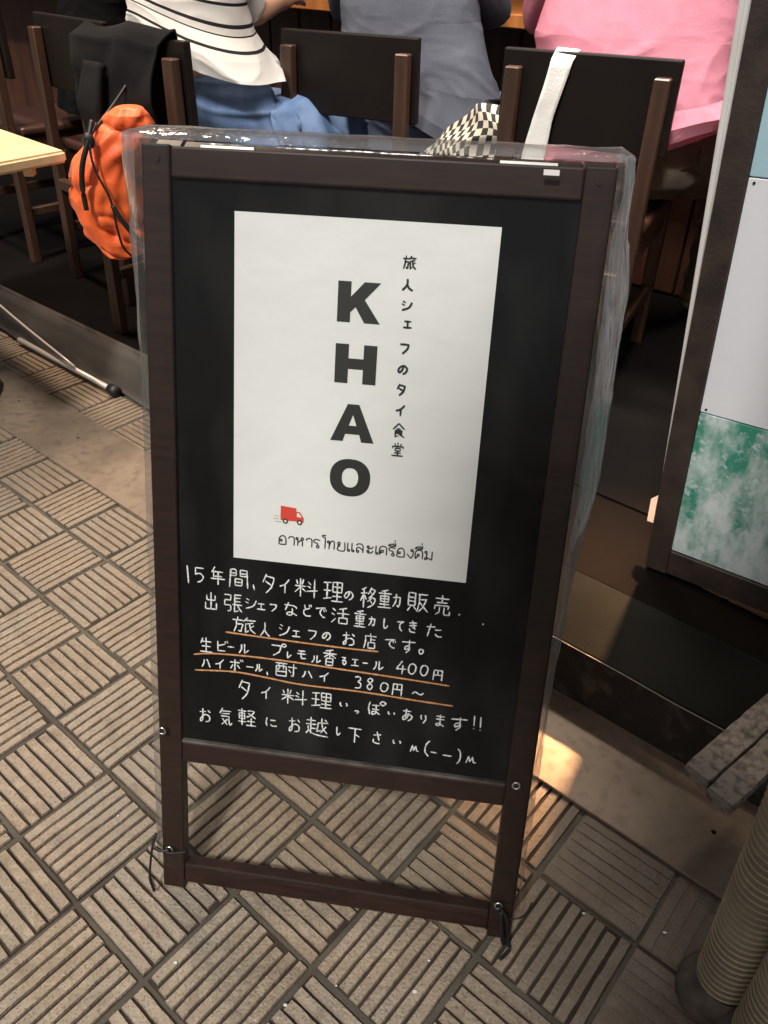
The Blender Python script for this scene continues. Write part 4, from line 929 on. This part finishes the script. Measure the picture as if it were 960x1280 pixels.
# orange drawstring bag hanging from the jacket chair
ob = thing('orange_bag', 'orange drawstring bag with black straps hanging below the jacket', 'bag', (-0.690, 2.12, 0.13))
b = BM(); rings = []; NS = 80
bk = [(0.0, .300, -.010, .020, .02), (.05, .312, -.018, .055, .045), (.15, .345, -.030, .085, .06), (.3, .40, -.043, .100, .07), (.45, .455, -.045, .104, .072), (.58, .505, -.038, .104, .07), (.70, .552, -.018, .100, .062), (.78, .585, .006, .090, .058), (.86, .622, .036, .076, .052), (.93, .648, .046, .060, .045), (.98, .662, .050, .036, .03), (1, .666, .052, .010, .012)]
for j in range(131):
    tt = j / 130; z, cx, rx, ry = [prof(tt, [(k_[0], k_[i]) for k_ in bk]) for i in (1, 2, 3, 4)]; ring = []
    for i in range(NS):
        a = i * math.tau / NS; x = math.cos(a) * rx; y = math.sin(a) * ry
        cre = -0.013 * (1 - abs(noise.noise(Vector((x * 9 + z * 6, y * 9, z * 13))))) ** 8 + 0.010 * noise.noise(Vector((x * 14, y * 14, z * 20))) + 0.006 * noise.noise(Vector((x * 40, y * 40, z * 26))) + 0.006 * abs(noise.noise(Vector((x * 18 + 3, y * 18, z * 9))))
        r = 1 + cre / max(rx, 0.03) * 1.6
        ring.append(b.verts.new((cx + x * r * (0.80 if x < 0 else 0.9), y * r, z)))
    rings.append(ring)
for r0, r1 in zip(rings, rings[1:]):
    for i in range(NS): b.faces.new((r0[i], r0[(i + 1) % NS], r1[(i + 1) % NS], r1[i]))
b.faces.new(rings[0][::-1]); b.faces.new(rings[-1]); finish(b, 'bag_body', M['bagorange'], ob, True)
def obtube(pts, r, name, m): 
    b_ = BM(); tube(b_, cr(pts, 6), r, 8); return finish(b_, name, m, ob, True)
obtube([(-0.020, -0.055, 0.64), (-0.030, -0.078, 0.60), (-0.050, -0.088, 0.55), (-0.060, -0.090, 0.50), (-0.060, -0.092, 0.445)], 0.0065, 'strap', M['black'])
obtube([(-0.010, -0.055, 0.635), (-0.026, -0.080, 0.595), (-0.022, -0.090, 0.54), (0.002, -0.088, 0.47), (0.005, -0.084, 0.40), (0.008, -0.072, 0.35), (0.020, -0.05, 0.318)], 0.0030, 'drawstring', M['black'])
obtube([(0.004, -0.086, 0.455), (0.020, -0.084, 0.42), (0.038, -0.074, 0.385), (0.050, -0.06, 0.36)], 0.0065, 'strap', M['black'])
b = BM(); bmesh.ops.create_uvsphere(b, u_segments=14, v_segments=10, radius=0.014); bmesh.ops.scale(b, vec=(1.1, 0.7, 1.3), verts=b.verts); bmesh.ops.translate(b, vec=(-0.030, -0.074, 0.60), verts=b.verts); finish(b, 'knot', M['black'], ob, True)
obtube([(-0.030, -0.05, 0.61), (0.01, 0.02, 0.66), (0.04, 0.06, 0.70)], 0.004, 'strap', M['black'])

# ------------------------------------------------------------ pine table at the left edge
e1 = Vector((-0.72, 0.69, 0)).normalized(); e2 = Vector((-0.60, -0.80, 0)).normalized(); cnr = Vector((-0.793, 2.082, 0))
tab = thing('pine_table', 'small table with pale pine top at the left edge', 'table', (0, 0, 0))
b = BM(); vs = []
for z in (0.672, 0.700):
    for p in (cnr, cnr + e1 * 0.75, cnr + e1 * 0.75 + e2 * 0.62, cnr + e2 * 0.62): vs.append(b.verts.new(p + Vector((0, 0, z))))
b.faces.new(vs[:4]); b.faces.new(vs[4:][::-1])
for k in range(4): b.faces.new((vs[k], vs[4 + k], vs[4 + (k + 1) % 4], vs[(k + 1) % 4]))
bmesh.ops.recalc_face_normals(b, faces=b.faces[:]); bmesh.ops.bevel(b, geom=b.edges[:], offset=0.006, segments=3, affect='EDGES'); finish(b, 'table_top', M['pine'], tab)
pc = cnr + e1 * 0.44 + e2 * 0.36
b = BM(); tube(b, [pc + Vector((0, 0, 0.03)), pc + Vector((0, 0, 0.67))], 0.03, 16); finish(b, 'pedestal', M['chairback'], tab, True)
b = BM(); tube(b, [pc + Vector((0, 0, 0.0)), pc + Vector((0, 0, 0.03))], 0.17, 24); finish(b, 'base', M['chairback'], tab)
q = cnr + e1 * 0.08 + e2 * 0.07; b = BM(); box(b, q.x - .012, q.x + .012, q.y - .012, q.y + .012, 0.640, 0.6715, 0.002); finish(b, 'bracket', M['pine'], tab)

# ------------------------------------------------------------ framed print panel on the right
ex = D_.copy(); pu = (Vector((0, 0, 1)) * math.cos(math.radians(3.6)) - ex * math.sin(math.radians(3.6))); ex2 = (ex * math.cos(math.radians(3.6)) + Vector((0, 0, 1)) * math.sin(math.radians(3.6)))
pn = ex2.cross(pu); PW = Matrix((ex2, pu, pn)).transposed().to_4x4(); PW.translation = Vector((0.520, 1.232, 0.131))
pan = thing('framed_panel', 'dark framed display panel with pale blue, white and scuffed green prints at the right edge', 'display panel', mw=PW)
def pbox(name, x0, x1, y0, y1, z0, z1, m, bev=0.002, label=None):
    b = BM(); box(b, x0, x1, y0, y1, z0, z1, bev); o = finish(b, name, m, pan)
    if label: o['label'] = label
    return o
PWW = 0.86; PH = 1.52
pbox('stile', 0, 0.042, 0.0, PH, -0.03, 0.0, M['panelframe']); pbox('stile', PWW - 0.042, PWW, 0.0, PH, -0.03, 0.0, M['panelframe'])
pbox('bottom_rail', 0.0424, PWW - 0.0424, 0.002, 0.056, -0.03, -0.001, M['panelframe']); pbox('top_rail', 0.0424, PWW - 0.0424, PH - 0.05, PH, -0.03, -0.001, M['panelframe'])
pbox('print', 0.0426, PWW - 0.0426, 0.0565, 0.3485, -0.018, -0.0065, M['pgreen'], 0.001, 'scuffed green and white print at the bottom')
pbox('print', 0.0426, PWW - 0.0426, 0.3505, 0.7285, -0.018, -0.0062, M['pwhite'], 0.001, 'plain white print in the middle')
pbox('print', 0.0426, PWW - 0.0426, 0.7305, PH - 0.0505, -0.018, -0.0066, M['pblue'], 0.001, 'faded pale blue print at the top')
for x, y in ((0.052, 0.722), (0.052, 0.357)):
    b = BM(); tube(b, [(x, y, -0.0064), (x, y, -0.0052)], 0.0022, 8); finish(b, 'nail', M['black'], pan)
# white board leaning behind the panel
wb = thing('white_board', 'thin white board standing behind the dark framed panel, its edge showing', 'board', mw=PW @ Matrix.Translation((-0.006, 0.10, -0.033)) @ Matrix.Rotation(math.radians(1.3), 4, 'Z'))
b = BM(); box(b, -0.004, 0.5, 0.0, 1.5, -0.012, -0.001, 0.002); finish(b, 'sheet', M['white'], wb)
b = BM(); box(b, -0.0008, 0.006, 0.0, 1.5, -0.0008, 0.0018, 0.0006); finish(b, 'edge_strip', M['white'], wb)
wc = thing('white_card', 'small white card sticking out low behind the framed panel', 'card', mw=PW @ Matrix.Translation((-0.030, 0.070, -0.050)))
b = BM(); P_ = [(0, 0), (0.06, 0.0), (0.06, 0.085), (0.022, 0.075), (0.0, 0.052)]; vv = [b.verts.new((x, y, 0)) for x, y in P_]; b.faces.new(vv); bmesh.ops.solidify(b, geom=b.faces[:], thickness=0.003); finish(b, 'card', M['white'], wc)

# ------------------------------------------------------------ weathered beams and conduits at lower right
def woodbeam(a, b_, w, h, label, seed):
    a = Vector(a); b_ = Vector(b_); d = (b_ - a); L_ = d.length; q = d.to_track_quat('X', 'Z').to_matrix().to_4x4(); q.translation = a
    t = thing('wooden_beam', label, 'beam', mw=q, group='weathered beams by the shop step')
    b = BM(); NX = 40; rg = []
    for i in range(NX + 1):
        x = L_ * i / NX; ring = []
        for (sy, sz) in ((-1, -1), (-.3, -1), (.3, -1), (1, -1), (1, -.2), (1, .4), (1, 1), (.4, 1), (-.2, 1), (-1, 1), (-1, .3), (-1, -.3)):
            p = Vector((x, sy * w / 2, h / 2 + sz * h / 2)); nn = noise.noise(Vector((x * 60 + seed, sy * 4, sz * 4))) * 0.0018
            s = 0.94 if i in (0, NX) else 1.0
            p.y = p.y * s * (1 - (0.06 if abs(sy) == 1 and abs(sz) == 1 else 0)) + nn; p.z = h / 2 + (p.z - h / 2) * s * (1 - (0.06 if abs(sy) == 1 and abs(sz) == 1 else 0)) + nn * 0.7
            ring.append(b.verts.new(p))
        rg.append(ring)
    for r0, r1 in zip(rg, rg[1:]):
        for k in range(12): b.faces.new((r0[k], r0[(k + 1) % 12], r1[(k + 1) % 12], r1[k]))
    b.faces.new(rg[0][::-1]); b.faces.new(rg[-1]); bmesh.ops.recalc_face_normals(b, faces=b.faces[:])
    finish(b, 'timber', M['plank'], t)
woodbeam((0.466, 0.731, 0.1305), (1.09, 1.231, 0.1305), 0.042, 0.026, 'upper weathered grey brown beam overhanging the black step', 1.0)
woodbeam((0.4865, 0.6905, 0.1305), (1.11, 1.1905, 0.1305), 0.042, 0.026, 'lower weathered grey brown beam overhanging the step, nearer the ribbed pipe', 8.0)

def conduit(loc, lean, label, h=2.3, rr=0.036, sleeve=True):
    t = thing('ribbed_pipe', label, 'pipe', loc, 0, 'ribbed pipes at the lower right')
    t.rotation_euler = lean
    z0 = 0.03; b = BM(); N = 28; pit = 0.0125; nr = int((h - z0) / pit); pr_ = None
    def zr(z): return rr
    for k in range(nr * 4 + 1):
        z = z0 + k * pit / 4; ph = k % 4; r = rr * (1.0, 0.985, 0.975, 0.985)[ph]
        ring = [b.verts.new((r * math.cos(i * math.tau / N), r * math.sin(i * math.tau / N), z + 0.004 * math.cos(i * math.tau / N))) for i in range(N)]
        if pr_:
            for i in range(N): b.faces.new((pr_[i], pr_[(i + 1) % N], ring[(i + 1) % N], ring[i]))
        pr_ = ring
    finish(b, 'hose', M['pipe'], t, True)
    # wire coil wound round the hose
    pts = []; turns = int((1.35) / pit)
    b = BM(); n2 = 20; prev = None
    for k in range(turns * n2 + 1):
        a = k * math.tau / n2; z = z0 + 0.006 + pit * k / n2; c, s = math.cos(a), math.sin(a); w_ = 0.0012
        ring = [b.verts.new(((rr + dx) * c, (rr + dx) * s, z + dz + 0.004 * c)) for dx, dz in ((-0.0008, -w_), (0.0013, -w_ * .5), (0.0013, w_ * .5), (-0.0008, w_))]
        if prev:
            for i in range(3): b.faces.new((prev[i], ring[i], ring[i + 1], prev[i + 1]))
        prev = ring
    finish(b, 'coil', M['piperib'], t, True)
    if sleeve:
        b = BM(); rg = []
        for (z, r, dx) in ((0.0005, 0.043, -.008), (0.006, 0.047, -.009), (0.018, 0.0475, -.009), (0.032, 0.045, -.007), (0.046, 0.040, -.003), (0.052, 0.0375, 0)):
            rg.append([b.verts.new((r * math.cos(i * math.tau / 28) + dx + 0.0016 * noise.noise(Vector((i * 1.1, z * 60, 2))), r * math.sin(i * math.tau / 28), z)) for i in range(28)])
        for r0, r1 in zip(rg, rg[1:]):
            for i in range(28): b.faces.new((r0[i], r0[(i + 1) % 28], r1[(i + 1) % 28], r1[i]))
        b.faces.new(rg[0][::-1]); finish(b, 'sleeve', M['dirtysleeve'], t, True)
    return t
conduit((0.460, 0.495, 0), (0.0, math.radians(-3.0), 0), 'left ribbed beige pipe standing on the tiles in a dirty foot sleeve')
conduit((0.479, 0.424, 0), (0.0, math.radians(-2.0), 0), 'right ribbed beige pipe cut by the lower right corner', sleeve=True)

# ------------------------------------------------------------ lamps of the place (ceiling fittings)
def lamp(name, label, loc, size, energy, col, rz=SHOP, spread=110, aim=None):
    t = thing(name, label, 'lamp', loc, rz)
    b = BM(); box(b, -size[0] / 2 - 0.02, size[0] / 2 + 0.02, -size[1] / 2 - 0.02, size[1] / 2 + 0.02, 0.004, 0.07, 0.006); finish(b, 'casing', M['lampcase'], t)
    l = bpy.data.lights.new('tube_light', 'AREA'); l.shape = 'RECTANGLE'; l.size, l.size_y = size; l.energy = energy * 1.3; l.color = col; l.spread = math.radians(spread)
    o = bpy.data.objects.new('tube_light', l); COL.objects.link(o); o.parent = t
    if aim is not None: t.rotation_euler = (Vector(loc) - aim).to_track_quat('Z', 'Y').to_euler()
    return t
lamp('ceiling_lamp', 'warm ceiling lamp by the pine table at the left of the shop', F(-2.45, 1.30, 2.50), (0.6, 0.14), 36, (1.0, 0.80, 0.62), spread=160)
lamp('ceiling_lamp', 'pale ceiling lamp over the middle of the bar', F(-0.9, 1.9, 2.50), (1.0, 0.12), 16, (1.0, 0.90, 0.80), spread=75)
lamp('ceiling_lamp', 'small warm spot lamp over the right end of the bar', (1.12, 2.75, 2.40), (0.10, 0.10), 2.6, (1.0, 0.56, 0.28), spread=14, aim=Vector((0.41, 1.04, 0.0)))
